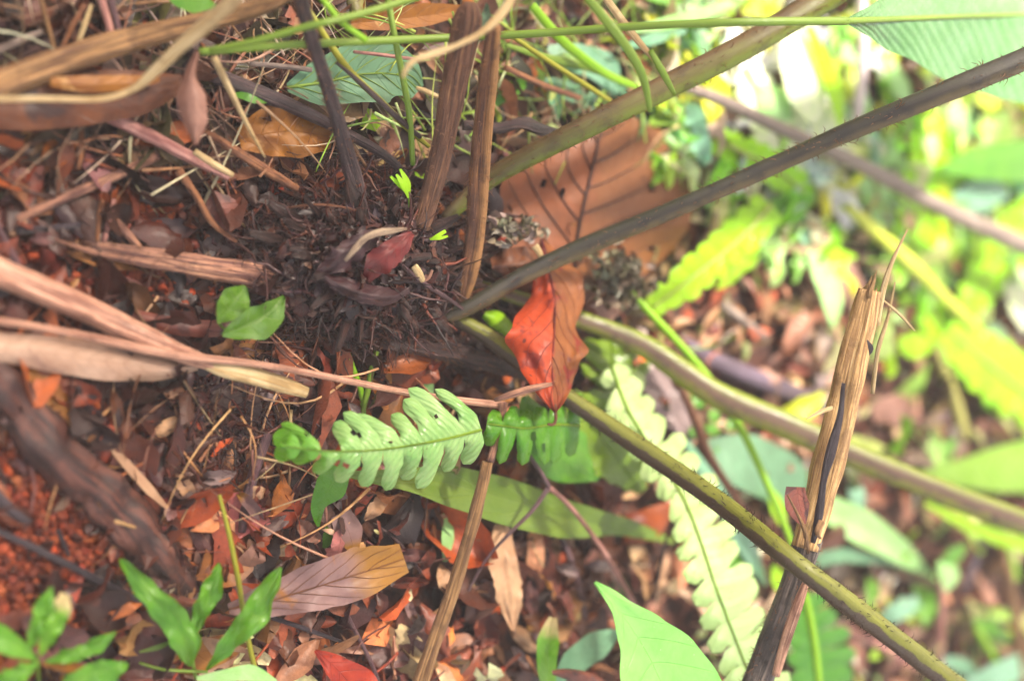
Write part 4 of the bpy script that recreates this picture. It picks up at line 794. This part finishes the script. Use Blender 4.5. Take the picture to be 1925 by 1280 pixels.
# dead leaves of the litter bed that stand out of it, each a thing
KINDS = [('rust_leaf', 'rust red'), ('plum_leaf', 'purplish'), ('pink_brown_leaf', 'pinkish brown'), ('cream_leaf', 'buff'), ('mid_brown_leaf', 'dark brown'), ('two_tone_leaf', 'mauve tan'), ('grey_leaf', 'greyish')]
MARKS = [('the wet log', 230, 1000), ('the two toned leaf', 600, 1100), ('the streaked dry stalk', 850, 1130), ('the big mint green leaf', 1120, 1180), ('the cream pointed leaf', 950, 1080), ('the purple grey stick', 470, 900), ('the lobed fern leaflet', 700, 900), ('the red clay', 80, 950),
         ('the tan rolled leaf', 200, 740), ('the split dead stipe', 250, 440), ('the chestnut leaf', 1200, 420), ('the broken stalk', 1560, 800), ('the green edged stipe', 1400, 700), ('the pale yellow stalk', 1720, 600), ('the thick orange brown stalk', 200, 60),
         ('the ochre leaf', 520, 200), ('the fern crown', 600, 600), ('the forked twig', 1040, 1000), ('the two toned stipe', 1650, 1100), ('the orange red leaf', 640, 1240), ('the long olive leaf', 900, 1010)]
used = {}
def litter_leaf(px, py, size):
    mk, cn = rnd.choice(KINDS if px < 1200 else KINDS[:1] + KINDS[2:4] + KINDS[5:])
    a = rnd.uniform(0, 6.3); dx, dy = math.cos(a) * size, math.sin(a) * size; bd = rnd.uniform(-.3, .3) * size; wd = size * rnd.uniform(.28, .5)
    mid = [(px - dx, py - dy, .008), (px - dx * .3 - dy * bd / size * .5, py - dy * .3 + dx * bd / size * .5, .008 + rnd.random() * .012), (px + dx * .4 - dy * bd / size * .4, py + dy * .4 + dx * bd / size * .4, .008 + rnd.random() * .012), (px + dx, py + dy, .008)]
    mn, mx_, my = min(MARKS, key=lambda m: (m[1] - px) ** 2 + (m[2] - py) ** 2)
    ddx, ddy = px - mx_, py - my; side = ('right of' if ddx > 0 else 'left of') if abs(ddx) > abs(ddy) else ('below' if ddy > 0 else 'above')
    sz = 'small' if size < 26 else ('medium' if size < 38 else 'long'); sh = 'narrow' if wd / size < .36 else 'broad'
    lb = f'{sz} {sh} {cn} dead leaf {side} {mn}'; 
    k2 = ['', 'flat ', 'curled ', 'crumpled ', 'wet ', 'folded ', 'tattered ']; i = used.get(lb, 0); used[lb] = i + 1
    lb = k2[i % 7] + lb
    leaf('dead_leaf', lb, 'dead leaf', mid, [2, wd, wd * .9, 2], [2, wd * .9, wd, 2], M(mk), group='dead leaves of the litter bed', fold=rnd.uniform(-.008, .010), curl=0, wave=rnd.uniform(.001, .004), nt_=16, ns=4, jag=rnd.choice([0, 0, .25]))
for _ in range(110):
    reg = rnd.random()
    if reg < .5: px, py = rnd.uniform(400, 1130), rnd.uniform(900, 1290)
    elif reg < .62: px, py = rnd.uniform(200, 560), rnd.uniform(740, 1180)
    elif reg < .74: px, py = rnd.uniform(0, 420), rnd.uniform(0, 480)
    elif reg < .84: px, py = rnd.uniform(1300, 1800), rnd.uniform(600, 900)
    elif reg < .93: px, py = rnd.uniform(1500, 1925), rnd.uniform(1000, 1280)
    else: px, py = rnd.uniform(400, 1300), rnd.uniform(0, 240)
    litter_leaf(px, py, rnd.uniform(18, 44))

# ------------------------------------------------------------------ living leaves and seedlings
def plant(name, label, cat, at, leaves, stems=(), group=None, mstem=None):
    e = empty(name, P(*at), label, cat, group)
    for mid, wl, wr, mk, kw in leaves: leaf('leaf', None, None, mid, wl, wr, M(mk), parent=e, **kw)
    for pts in stems: stem('stem', None, None, pts, mstem or M_green, parent=e, sides=8)
    return e
plant('seedling', 'tiny seedling with two heart shaped glossy green leaves left of the crown', 'seedling', (440, 610, .01),
      [([(410, 606, .045), (428, 585, .046), (447, 560, .045), (462, 538, .04)], [3, 26, 30, 4], [3, 22, 28, 4], 'heart', dict(fold=.012, wave=.002)),
       ([(418, 630, .05), (455, 615, .052), (495, 595, .052), (520, 572, .05), (533, 556, .046)], [3, 20, 28, 18, 2], [3, 22, 40, 30, 3], 'heart', dict(fold=.012, wave=.002))],
      [[(410, 606, 5, .045), (425, 620, 5, .03), (440, 612, 5, .005)]])
W2 = dict(wave=.006, fold=.005, nt_=60, jag=.4)
plant('seedling', 'seedling with five narrow wavy edged green leaves at the lower left', 'seedling', (368, 1262, .01),
      [([(358, 1252, .06), (345, 1200, .075), (310, 1150, .08), (275, 1110, .08), (226, 1050, .075)], [3, 30, 26, 22, 16, 3], [3, 30, 34, 24, 16, 3], 'fresh_green', W2),
       ([(362, 1200, .06), (380, 1150, .07), (398, 1110, .07), (412, 1058, .06)], [3, 18, 20, 3], [3, 14, 20, 3], 'fresh_green', W2),
       ([(388, 1258, .05), (430, 1210, .065), (480, 1150, .07), (528, 1066, .065)], [3, 20, 26, 3], [3, 22, 26, 3], 'fresh_green', W2),
       ([(370, 1275, .05), (420, 1268, .055), (470, 1262, .055), (520, 1280, .05)], [4, 10, 14, 3], [4, 14, 18, 3], 'pale_green', {}),
       ([(262, 1225, .03), (300, 1215, .035), (330, 1200, .03)], [2, 5, 2], [2, 5, 2], 'olive_leaf', {})],
      [[(360, 1205, 6, .06), (362, 1240, 7, .045), (368, 1275, 7, .02)], [(262, 1245, 5, .03), (310, 1258, 6, .035), (390, 1262, 6, .035)]])
plant('seedling', 'star shaped seedling in the bottom left corner with one dry tipped leaf', 'seedling', (70, 1240, .02),
      [([(68, 1240, .08), (40, 1215, .09), (0, 1195, .09), (-40, 1180, .08)], [3, 26, 30, 20], [3, 12, 22, 20], 'fresh_green', dict(fold=.004)),
       ([(52, 1222, .08), (68, 1180, .095), (84, 1140, .1), (98, 1102, .1)], [3, 14, 16, 3], [3, 16, 16, 3], 'fresh_green', W2),
       ([(74, 1232, .08), (92, 1190, .095), (112, 1150, .1), (124, 1116, .1)], [3, 14, 18, 12], [3, 16, 22, 12], 'dry_tip', W2),
       ([(85, 1244, .08), (130, 1230, .09), (180, 1214, .09), (218, 1186, .085)], [2, 12, 14, 2], [2, 16, 16, 2], 'fresh_green', W2),
       ([(72, 1246, .08), (50, 1258, .085), (20, 1275, .085), (-20, 1290, .08)], [3, 16, 20, 10], [3, 16, 20, 10], 'fresh_green', W2),
       ([(80, 1246, .075), (115, 1252, .08), (170, 1256, .08)], [3, 8, 4], [3, 10, 5], 'ochre_leaf', {}),
       ([(110, 1300, .1), (160, 1275, .105), (210, 1256, .105), (240, 1246, .1)], [10, 24, 20, 4], [20, 30, 34, 6], 'fresh_green', W2)],
      [[(70, 1242, 7, .08), (72, 1262, 7, .05), (74, 1290, 7, .01)]]) if ML.setdefault('dry_tip', leafmat('dry_tip_leaf', '8cc04c', '6ca838', 'b4d878', nv=8, rough=.35, trans=.3, tip=('e8d0a0', .7))) else None
plant('seedling', 'blurred seedling with two broad leaves at the bottom, left of the mint leaf', 'seedling', (1035, 1290, .02),
      [([(1035, 1300, .04), (1030, 1250, .05), (1032, 1200, .055), (1040, 1160, .055)], [14, 20, 22, 8], [10, 16, 20, 8], 'dry_tip', dict(fold=.003)),
       ([(1045, 1282, .04), (1080, 1245, .05), (1120, 1210, .052), (1165, 1185, .05)], [6, 26, 24, 4], [6, 24, 30, 6], 'teal_leaf', {})])
plant('sprig', 'tiny bright lime sprig sprouting above the crown', 'sprig', (770, 380, .05),
      [([(768, 372, .07), (760, 350, .075), (745, 328, .075)], [2, 6, 2], [2, 6, 2], 'lime_leaf', {}), ([(768, 372, .07), (766, 345, .075), (752, 318, .075)], [2, 6, 2], [2, 6, 2], 'lime_leaf', {}),
       ([(768, 365, .07), (752, 348, .072), (734, 332, .072)], [2, 5, 2], [2, 5, 2], 'lime_leaf', {})], [[(768, 370, 4, .07), (770, 390, 4, .05)]], mstem=M_bgreen)
plant('sprig', 'tiny green sprig on the crown beside the tan edged dead stipe', 'sprig', (820, 448, .05),
      [([(808, 450, .066), (822, 444, .07), (838, 434, .07)], [2, 4, 3], [2, 4, 3], 'lime_leaf', {}), ([(812, 450, .066), (826, 448, .068), (842, 444, .068)], [2, 3, 2], [2, 3, 2], 'lime_leaf', {})])
plant('sprig', 'curled lime green leaf between the crown and the orange leaf', 'sprig', (935, 610, .02),
      [([(910, 590, .02), (930, 600, .024), (948, 615, .024), (962, 635, .02)], [6, 18, 16, 6], [8, 16, 14, 4], 'lime_leaf', dict(curl=.004))])
plant('small_leaves', 'cluster of small round bright green leaflets between the red brown twig and the slender stem', 'leaf cluster', (1330, 780, .01),
      [([(x, y, .02), (x + dx, y + dy, .024), (x + 2 * dx, y + 2 * dy, .02)], [3, 12, 3], [3, 12, 3], 'fresh_green', {}) for x, y, dx, dy in ((1300, 745, 12, 10), (1335, 770, 8, 12), (1325, 800, 14, 6), (1350, 830, 6, 14), (1300, 800, 6, 12), (1365, 790, 10, 8))])
GL = [  # living leaves: label, mid, wl, wr, material, extra
 ('round grey green leaf with side veins behind the grass stems at the top', [(540, 165, .03), (610, 155, .034), (680, 140, .036), (750, 142, .036), (788, 170, .03)], [8, 46, 60, 60, 12], [8, 44, 52, 56, 20], 'teal_leaf', dict(fold=.004, nt_=34, rib=6, ribmat=M_green, sidev=6)),
 ('bright lime leaf patch under the round grey green leaf', [(648, 205, .01), (680, 215, .014), (712, 240, .01)], [6, 16, 8], [6, 22, 10], 'lime_leaf', {}),
 ('yellow lime leaf behind the standing dead stipe', [(775, 300, .012), (792, 320, .014), (800, 350, .012)], [6, 14, 5], [6, 14, 5], 'lime_leaf', {}),
 ('short green leaf left of the ochre leaf', [(440, 178, .03), (470, 180, .034), (516, 186, .03)], [3, 12, 6], [3, 14, 8], 'fresh_green', {}),
 ('flat bright green leaf at the top left edge', [(310, -30, .08), (345, -5, .085), (380, 10, .085), (405, 14, .08)], [10, 24, 26, 6], [10, 22, 20, 6], 'fresh_green', {}),
 ('pale blue green leaf above the olive stipe', [(1030, 90, .02), (1080, 110, .024), (1130, 130, .024), (1160, 180, .02)], [6, 30, 34, 6], [6, 26, 26, 6], 'blue_green', {}),
 ('small dark green leaf between the grass stems above the olive stipe', [(1000, 150, .02), (1050, 165, .024), (1120, 200, .02)], [4, 20, 4], [4, 18, 4], 'teal_leaf', {}),
 ('green leaf behind the tan edged dead stipe', [(930, 200, .02), (960, 170, .024), (1000, 150, .02)], [4, 16, 4], [4, 16, 4], 'fresh_green', {}),
 ('light green leaf along the leaf stalk near the top', [(1180, 60, .04), (1260, 42, .045), (1340, 20, .045), (1400, -6, .04)], [4, 12, 12, 6], [4, 14, 12, 4], 'pale_green', {}),
 ('light green blade under the leaf stalk pointing to the olive stipe', [(1170, 90, .04), (1240, 70, .042), (1290, 58, .04)], [4, 12, 4], [4, 12, 4], 'blue_green', {}),
 ('small green leaf touching the lower side of the olive stipe', [(1296, 155, .1), (1316, 153, .1), (1336, 152, .1)], [2, 7, 2], [2, 7, 2], 'lime_leaf', {}),
 ('sunlit yellow leaf above the olive stipe', [(1395, 20, .02), (1425, 15, .024), (1460, 25, .02)], [8, 24, 8], [8, 22, 8], 'yellow_lime', {}),
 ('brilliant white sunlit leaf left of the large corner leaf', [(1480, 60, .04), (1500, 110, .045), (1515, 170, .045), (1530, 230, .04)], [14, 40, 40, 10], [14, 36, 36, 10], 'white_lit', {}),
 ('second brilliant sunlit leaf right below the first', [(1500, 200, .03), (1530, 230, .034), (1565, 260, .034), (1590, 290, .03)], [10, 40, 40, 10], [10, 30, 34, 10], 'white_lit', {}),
 ('narrow lime leaf beside the brilliant white leaf', [(1520, 50, .05), (1545, 110, .052), (1570, 180, .05), (1580, 240, .045)], [6, 14, 16, 4], [6, 12, 14, 4], 'lime_leaf', {}),
 ('yellow green leaf left of the white blurred stem', [(1600, 120, .03), (1596, 160, .034), (1594, 195, .03)], [4, 14, 4], [4, 14, 4], 'yellow_lime', {}),
 ('pale leaf below the olive stipe near the sunlit leaves', [(1420, 160, .03), (1450, 190, .034), (1480, 240, .03)], [8, 34, 10], [8, 30, 10], 'pale_green', {}),
 ('yellow sunlit leaf under the crossing of stick and dark stipe', [(1530, 330, .02), (1560, 350, .024), (1600, 380, .02)], [10, 34, 10], [10, 30, 10], 'yellow_lime', {}),
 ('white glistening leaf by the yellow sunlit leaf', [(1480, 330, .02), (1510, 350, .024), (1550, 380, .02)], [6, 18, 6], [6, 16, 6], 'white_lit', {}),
 ('mint leaf hanging right of the white blurred stem', [(1670, 110, .03), (1690, 160, .034), (1715, 210, .03)], [6, 18, 4], [6, 16, 4], 'pale_green', {}),
 ('pale leaf dangling below the large corner leaf', [(1790, 200, .03), (1800, 230, .034), (1805, 265, .03)], [10, 22, 12], [10, 18, 12], 'pale_green', {}),
 ('yellow leaf under the dark stipe at the upper right', [(1830, 185, .03), (1860, 192, .034), (1890, 205, .03)], [4, 12, 4], [4, 14, 4], 'yellow_lime', {}),
 ('small yellow leaf in the shade at the upper right edge', [(1825, 245, .02), (1850, 243, .024), (1880, 240, .02)], [4, 10, 4], [4, 12, 4], 'yellow_lime', {}),
 ('broad light green leaf at the right edge above the grey stick', [(1770, 320, .05), (1830, 305, .055), (1900, 300, .055), (1980, 295, .05)], [6, 28, 34, 30], [6, 34, 44, 40], 'fresh_green', {}),
 ('smooth blue green leaf behind the grey stick at the right', [(1780, 400, .03), (1820, 375, .034), (1860, 360, .034), (1895, 365, .03)], [10, 26, 28, 8], [10, 34, 40, 10], 'blue_green', {}),
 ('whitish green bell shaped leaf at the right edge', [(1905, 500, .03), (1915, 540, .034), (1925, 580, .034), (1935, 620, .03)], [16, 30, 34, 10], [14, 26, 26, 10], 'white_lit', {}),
 ('pale hanging leaf pointing down right of the lime leaf', [(1525, 470, .03), (1545, 510, .034), (1562, 560, .034), (1566, 615, .03)], [10, 22, 22, 3], [10, 20, 18, 3], 'pale_green', {}),
 ('short yellow green leaf pointing right above the pale hanging leaf', [(1535, 478, .03), (1570, 476, .034), (1610, 484, .03)], [4, 10, 3], [4, 14, 3], 'lime_leaf', {}),
 ('tiny lime leaf cluster under the yellow stalk', [(1690, 640, .02), (1720, 650, .024), (1755, 640, .02)], [10, 26, 10], [8, 26, 10], 'lime_leaf', dict(jag=.4)),
 ('large smooth green leaf entering from the right edge above the green edged stipe', [(1715, 898, .03), (1780, 890, .035), (1860, 880, .04), (1960, 865, .045)], [4, 22, 38, 46], [4, 26, 48, 66], 'olive_bright', {}),
 ('long light green leaf along the green edged stipe at the right edge', [(1740, 945, .06), (1800, 975, .065), (1870, 1005, .065), (1960, 1030, .06)], [4, 10, 12, 12], [4, 12, 16, 16], 'lime_leaf', {}),
 ('pale leaf under the green edged stipe right of the broken stalk', [(1600, 900, .02), (1612, 930, .024), (1618, 960, .02)], [8, 16, 6], [8, 16, 6], 'blue_green', {}),
 ('pale fan shaped leaf above the two toned stipe in the lower right', [(1655, 1170, .03), (1690, 1150, .034), (1728, 1130, .03)], [10, 26, 16], [8, 20, 14], 'blue_green', dict(serr=(3, .3))),
 ('upper green leaf on the slender purplish stem', [(1770, 1060, .05), (1790, 1045, .052), (1815, 1025, .05)], [6, 14, 6], [6, 16, 6], 'fresh_green', {}),
 ('lower mint leaf on the slender purplish stem', [(1765, 1055, .05), (1782, 1080, .052), (1778, 1110, .05)], [6, 22, 4], [6, 16, 4], 'pale_green', {}),
 ('green leaf at the lower right edge beside the tan stem', [(1830, 1165, .03), (1865, 1180, .034), (1900, 1200, .03)], [6, 16, 6], [6, 18, 6], 'fresh_green', {}),
 ('grey green leaf at the very bottom right corner', [(1810, 1290, .05), (1870, 1265, .055), (1930, 1240, .05)], [6, 18, 18], [10, 30, 30], 'blue_green', {}),
 ('pale leaf at the bottom edge right of the two toned stipe', [(1760, 1240, .03), (1810, 1250, .034), (1850, 1290, .03)], [6, 14, 8], [6, 16, 10], 'blue_green', {}),
 ('green leaf under the pale fern frond near its middle', [(1300, 980, .02), (1360, 1040, .024), (1420, 1130, .02)], [6, 30, 6], [6, 20, 6], 'fresh_green', {}),
 ('long teal leaf between pale frond and two toned stipe', [(1290, 830, .028), (1330, 900, .03), (1390, 1000, .03), (1440, 1100, .026)], [6, 18, 20, 4], [6, 16, 18, 4], 'blue_green', {}),
 ('lime leaf behind the broken stalk above the two toned stipe', [(1450, 925, .04), (1460, 950, .042), (1470, 985, .04)], [8, 16, 8], [6, 14, 6], 'lime_leaf', {}),
 ('lime leaf in front of the broken stalk foot', [(1455, 1060, .04), (1462, 1090, .042), (1470, 1120, .04)], [4, 16, 6], [4, 12, 4], 'lime_leaf', {}),
 ('pale green strap leaf under the rhizome', [(800, 670, .01), (805, 715, .012), (808, 760, .01)], [8, 10, 8], [8, 10, 8], 'pale_green', {}),
 ('lower strap leaf below the long olive leaf', [(840, 965, .012), (842, 1010, .014), (836, 1055, .01)], [8, 12, 4], [8, 12, 4], 'pale_green', {}),
 ('green leaf poking out of the litter right of the light green tip', [(612, 985, .012), (620, 1000, .014), (610, 1030, .01)], [4, 12, 4], [4, 12, 4], 'fresh_green', {}),
]
ML['olive_bright'] = leafmat('bright_olive_leaf', 'a8d068', '94c050', 'b8dc80', nv=5, slant=.2, vs=.2, rough=.35, trans=.3, fine=90, k=1.05)
for lb, mid, wl, wr, mk, kw in GL: leaf('green_leaf', lb, 'leaf', mid, wl, wr, M(mk), **kw)
LB = [  # blurred fern pieces on the right
 ('lime green fern leaflet with pale midrib beyond the chestnut leaf', [(1450, 385, .04), (1390, 450, .04), (1310, 515, .04), (1225, 580, .035)], ([36, 40, 34, 20], [36, 44, 36, 20]), 'lime_leaf', 9),
 ('bright green upright fern leaflet below the grey stick', [(1765, 220, .03), (1745, 330, .03), (1725, 420, .03), (1705, 520, .025)], ([44, 54, 50, 30], [40, 46, 44, 30]), 'fern_lit', 9),
 ('lime fern leaflet slanting to the right edge under the grey stick', [(1960, 380, .03), (1900, 460, .03), (1850, 530, .03), (1810, 590, .025)], ([40, 46, 40, 24], [40, 46, 40, 24]), 'fern_lit', 8),
 ('bright green lobed fern mass at the right edge', [(1960, 760, .03), (1890, 710, .03), (1830, 660, .03), (1780, 620, .025)], ([50, 60, 54, 30], [50, 62, 56, 30]), 'fern_lit', 7),
 ('sunlit fern leaflet under the olive stipe at the upper right', [(1340, 260, .03), (1400, 290, .03), (1460, 320, .03), (1520, 370, .025)], ([26, 34, 34, 20], [26, 34, 34, 20]), 'fern_lit', 8),
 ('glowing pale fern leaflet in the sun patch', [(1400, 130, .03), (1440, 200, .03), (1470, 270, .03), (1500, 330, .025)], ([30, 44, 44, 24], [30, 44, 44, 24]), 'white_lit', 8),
 ('second glowing pale fern leaflet nearer the large corner leaf', [(1560, 40, .02), (1575, 120, .025), (1600, 200, .025), (1640, 270, .02)], ([30, 40, 40, 20], [24, 34, 34, 20]), 'pale_green', 8),
 ('soft green fern leaflet between the yellow stalk and the dark stipe', [(1600, 260, .02), (1640, 330, .022), (1660, 400, .022), (1680, 460, .02)], ([30, 36, 34, 20], [24, 34, 30, 20]), 'pale_green', 8),
 ('lime fern leaflet at the upper right beneath the corner leaf', [(1700, 210, .02), (1745, 270, .022), (1790, 310, .022), (1840, 340, .02)], ([20, 26, 26, 16], [20, 30, 28, 16]), 'lime_leaf', 8),
 ('mid green fern leaflet left of the yellow stalk', [(1420, 400, .015), (1470, 420, .018), (1520, 440, .018), (1580, 450, .015)], ([16, 24, 24, 14], [16, 24, 24, 14]), 'fern_lit', 8),
 ('green fern leaflet right of the broken stalk top', [(1700, 540, .012), (1740, 570, .015), (1770, 620, .015), (1790, 680, .012)], ([20, 30, 30, 14], [20, 34, 30, 14]), 'fern_lit', 7),
]
ML['fern_lit'] = leafmat('sunlit_fern', 'b8e848', '94d830', 'd8f488', nv=20, slant=.1, rough=.4, trans=.4, tcol='b8ec38', k=1.45, mid=.07)  # brighter, yellower fern green with the sunlight painted in
for lb, mid, W, mk, nl in LB: lobed('fern_leaflet', lb, 'fern leaflet', mid, W, M(mk), n_lobes=nl, shear=(.25, .25), puff=.0008, web=.86, gap=.06, jit=.06, rib=9, ribmat=M_ribpale, ra=6, rb=7)

g = Geo(); g.usecol = True
for _ in range(340):
    reg = rnd.random()
    if reg < .35: px, py, pal = rnd.uniform(-60, 620), rnd.uniform(-60, 330), ['c0a080', '8c6c50', 'e0ccb0', 'a87858', '6c5040']
    elif reg < .8: px, py, pal = rnd.uniform(600, 1300), rnd.uniform(-60, 280), ['98b850', 'b0cc68', 'c8b48c', '7ca040', 'd8e4a0', 'a88c6c']
    elif reg < .9: px, py, pal = rnd.uniform(150, 620), rnd.uniform(640, 1000), ['b88860', '7c5040', 'd0a880']
    else: px, py, pal = rnd.uniform(1350, 1925), rnd.uniform(300, 1280), ['b8c080', 'c8a888', '98b860', 'd8ccb0']
    c = P(px, py, rnd.uniform(.006, .04)); a = rnd.uniform(0, 6.3); L = rnd.uniform(.03, .12); d = Vector((math.cos(a), math.sin(a), rnd.gauss(0, .15))); k_ = Vector((-d.y, d.x, .5)) * L * rnd.uniform(-.2, .2)
    g.col = tv(toned(rnd.choice(pal)), rnd.uniform(.8, 1.5)); rr = rnd.uniform(.0004, .0014)
    tube(g, [c + d * L * (k / 8 - .5) + k_ * math.sin(k * math.pi / 8) for k in range(9)], [rr * (1.05 - k / 9) for k in range(9)], 5, flat=.5)
build(g, 'straw_tangle', M_twigs, kind='stuff', label='tangle of fine dry and green grass strands lying over the litter', cat='grass')
def to_px(p):
    d = p - CAM; z = d.dot(FWD); return 962.5 + FPX * d.dot(CX) / z, 640 - FPX * d.dot(CY) / z
g = Geo(); g.usecol = True                                     # unseen leaves added overhead to shade the fern, gap shaped for the sun patch
for _ in range(3400):
    q = Vector((rnd.uniform(-1.3, 1.2), rnd.uniform(-.3, 3.0), 0)); px, py = to_px(q); e = rnd.random()
    if ((px - 1540) / 330) ** 2 + ((py - 200) / 300) ** 2 < 1: continue
    if px > 1280 and py < 820 and e < .6: continue
    c = q + SUN * (rnd.uniform(2.3, 2.9) / SUN.z); L = rnd.uniform(.07, .13); g.col = tv(toned(rnd.choice(['5c8c38', '6c9c40', '4c7c30'])), rnd.uniform(.7, 1.2))
    free_leaf(g, c, L, L * rnd.uniform(.4, .6), rnd.uniform(0, 6.3), rnd.gauss(0, .4), rnd.gauss(0, .4), .1, .2, nl=4, nw=1)
build(g, 'added_shade_leaves', tonemat('added_overhead_leaves', .4, .3), kind='stuff', label='loose leaves added overhead, out of view, to shade the fern', cat='foliage')

# low greenery farther off, an uncountable tangle
g = Geo(); g.usecol = True
PG = ['b8dc6c', 'a4cc58', 'a8d068', '8ca06c', 'a89478', '88c048', 'c0e890', '98c8a0', 'd0f060', 'e8f8a8', '78a850', 'b0d890']
for _ in range(3600):
    px = rnd.uniform(1230, 2400); py = rnd.uniform(-350, 1550)
    if py > 560 and px < 1950 and rnd.random() < .9: continue
    if px < 1330 and py > 330: continue
    if 1250 < px < 1500 and 500 < py: continue
    if 1500 < px < 1640 and py > 400 and rnd.random() < .7: continue
    lit = math.exp(-((px - 1500) / 170) ** 2 - ((py - 190) / 190) ** 2)            # sunlight painted into leaf colours: paler and brighter towards the patch centre
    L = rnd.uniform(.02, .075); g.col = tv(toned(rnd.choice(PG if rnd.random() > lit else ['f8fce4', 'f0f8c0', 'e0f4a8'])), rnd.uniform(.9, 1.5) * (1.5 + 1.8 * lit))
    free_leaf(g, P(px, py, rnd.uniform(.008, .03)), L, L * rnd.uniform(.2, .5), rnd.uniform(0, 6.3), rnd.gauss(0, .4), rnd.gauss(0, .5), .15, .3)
for _ in range(160):
    px = rnd.uniform(880, 1350); py = rnd.uniform(-100, 260); L = rnd.uniform(.01, .04); g.col = tv(toned(rnd.choice(PG + ['70a080'])), rnd.uniform(.7, 1.2))
    free_leaf(g, P(px, py, rnd.uniform(.008, .03)), L, L * rnd.uniform(.12, .4), rnd.uniform(0, 6.3), rnd.gauss(0, .4), rnd.gauss(0, .5), .15, .3)
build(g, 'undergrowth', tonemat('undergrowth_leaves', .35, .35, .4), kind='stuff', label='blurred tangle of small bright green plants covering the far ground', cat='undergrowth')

bm = bmesh.new(); bmesh.ops.create_cube(bm, size=1); me = bpy.data.meshes.new('haze'); bm.to_mesh(me); bm.free()
hz = bpy.data.objects.new('haze', me); COL.objects.link(hz); hz.scale = (190, 190, 4.8); hz.location = (0, 0, 1.4); hz['kind'] = 'stuff'
hm = bpy.data.materials.new('haze'); hm.use_nodes = True; t_ = hm.node_tree; t_.nodes.clear(); ho = t_.nodes.new('ShaderNodeOutputMaterial'); hv = t_.nodes.new('ShaderNodeVolumePrincipled')
hv.inputs['Color'].default_value = (.92, .9, .88, 1); hv.inputs['Density'].default_value = .032; hv.inputs['Anisotropy'].default_value = 0.0
t_.links.new(hv.outputs[0], ho.inputs['Volume']); me.materials.append(hm)

for o in bpy.data.objects:
    if '_o' in o: del o['_o']
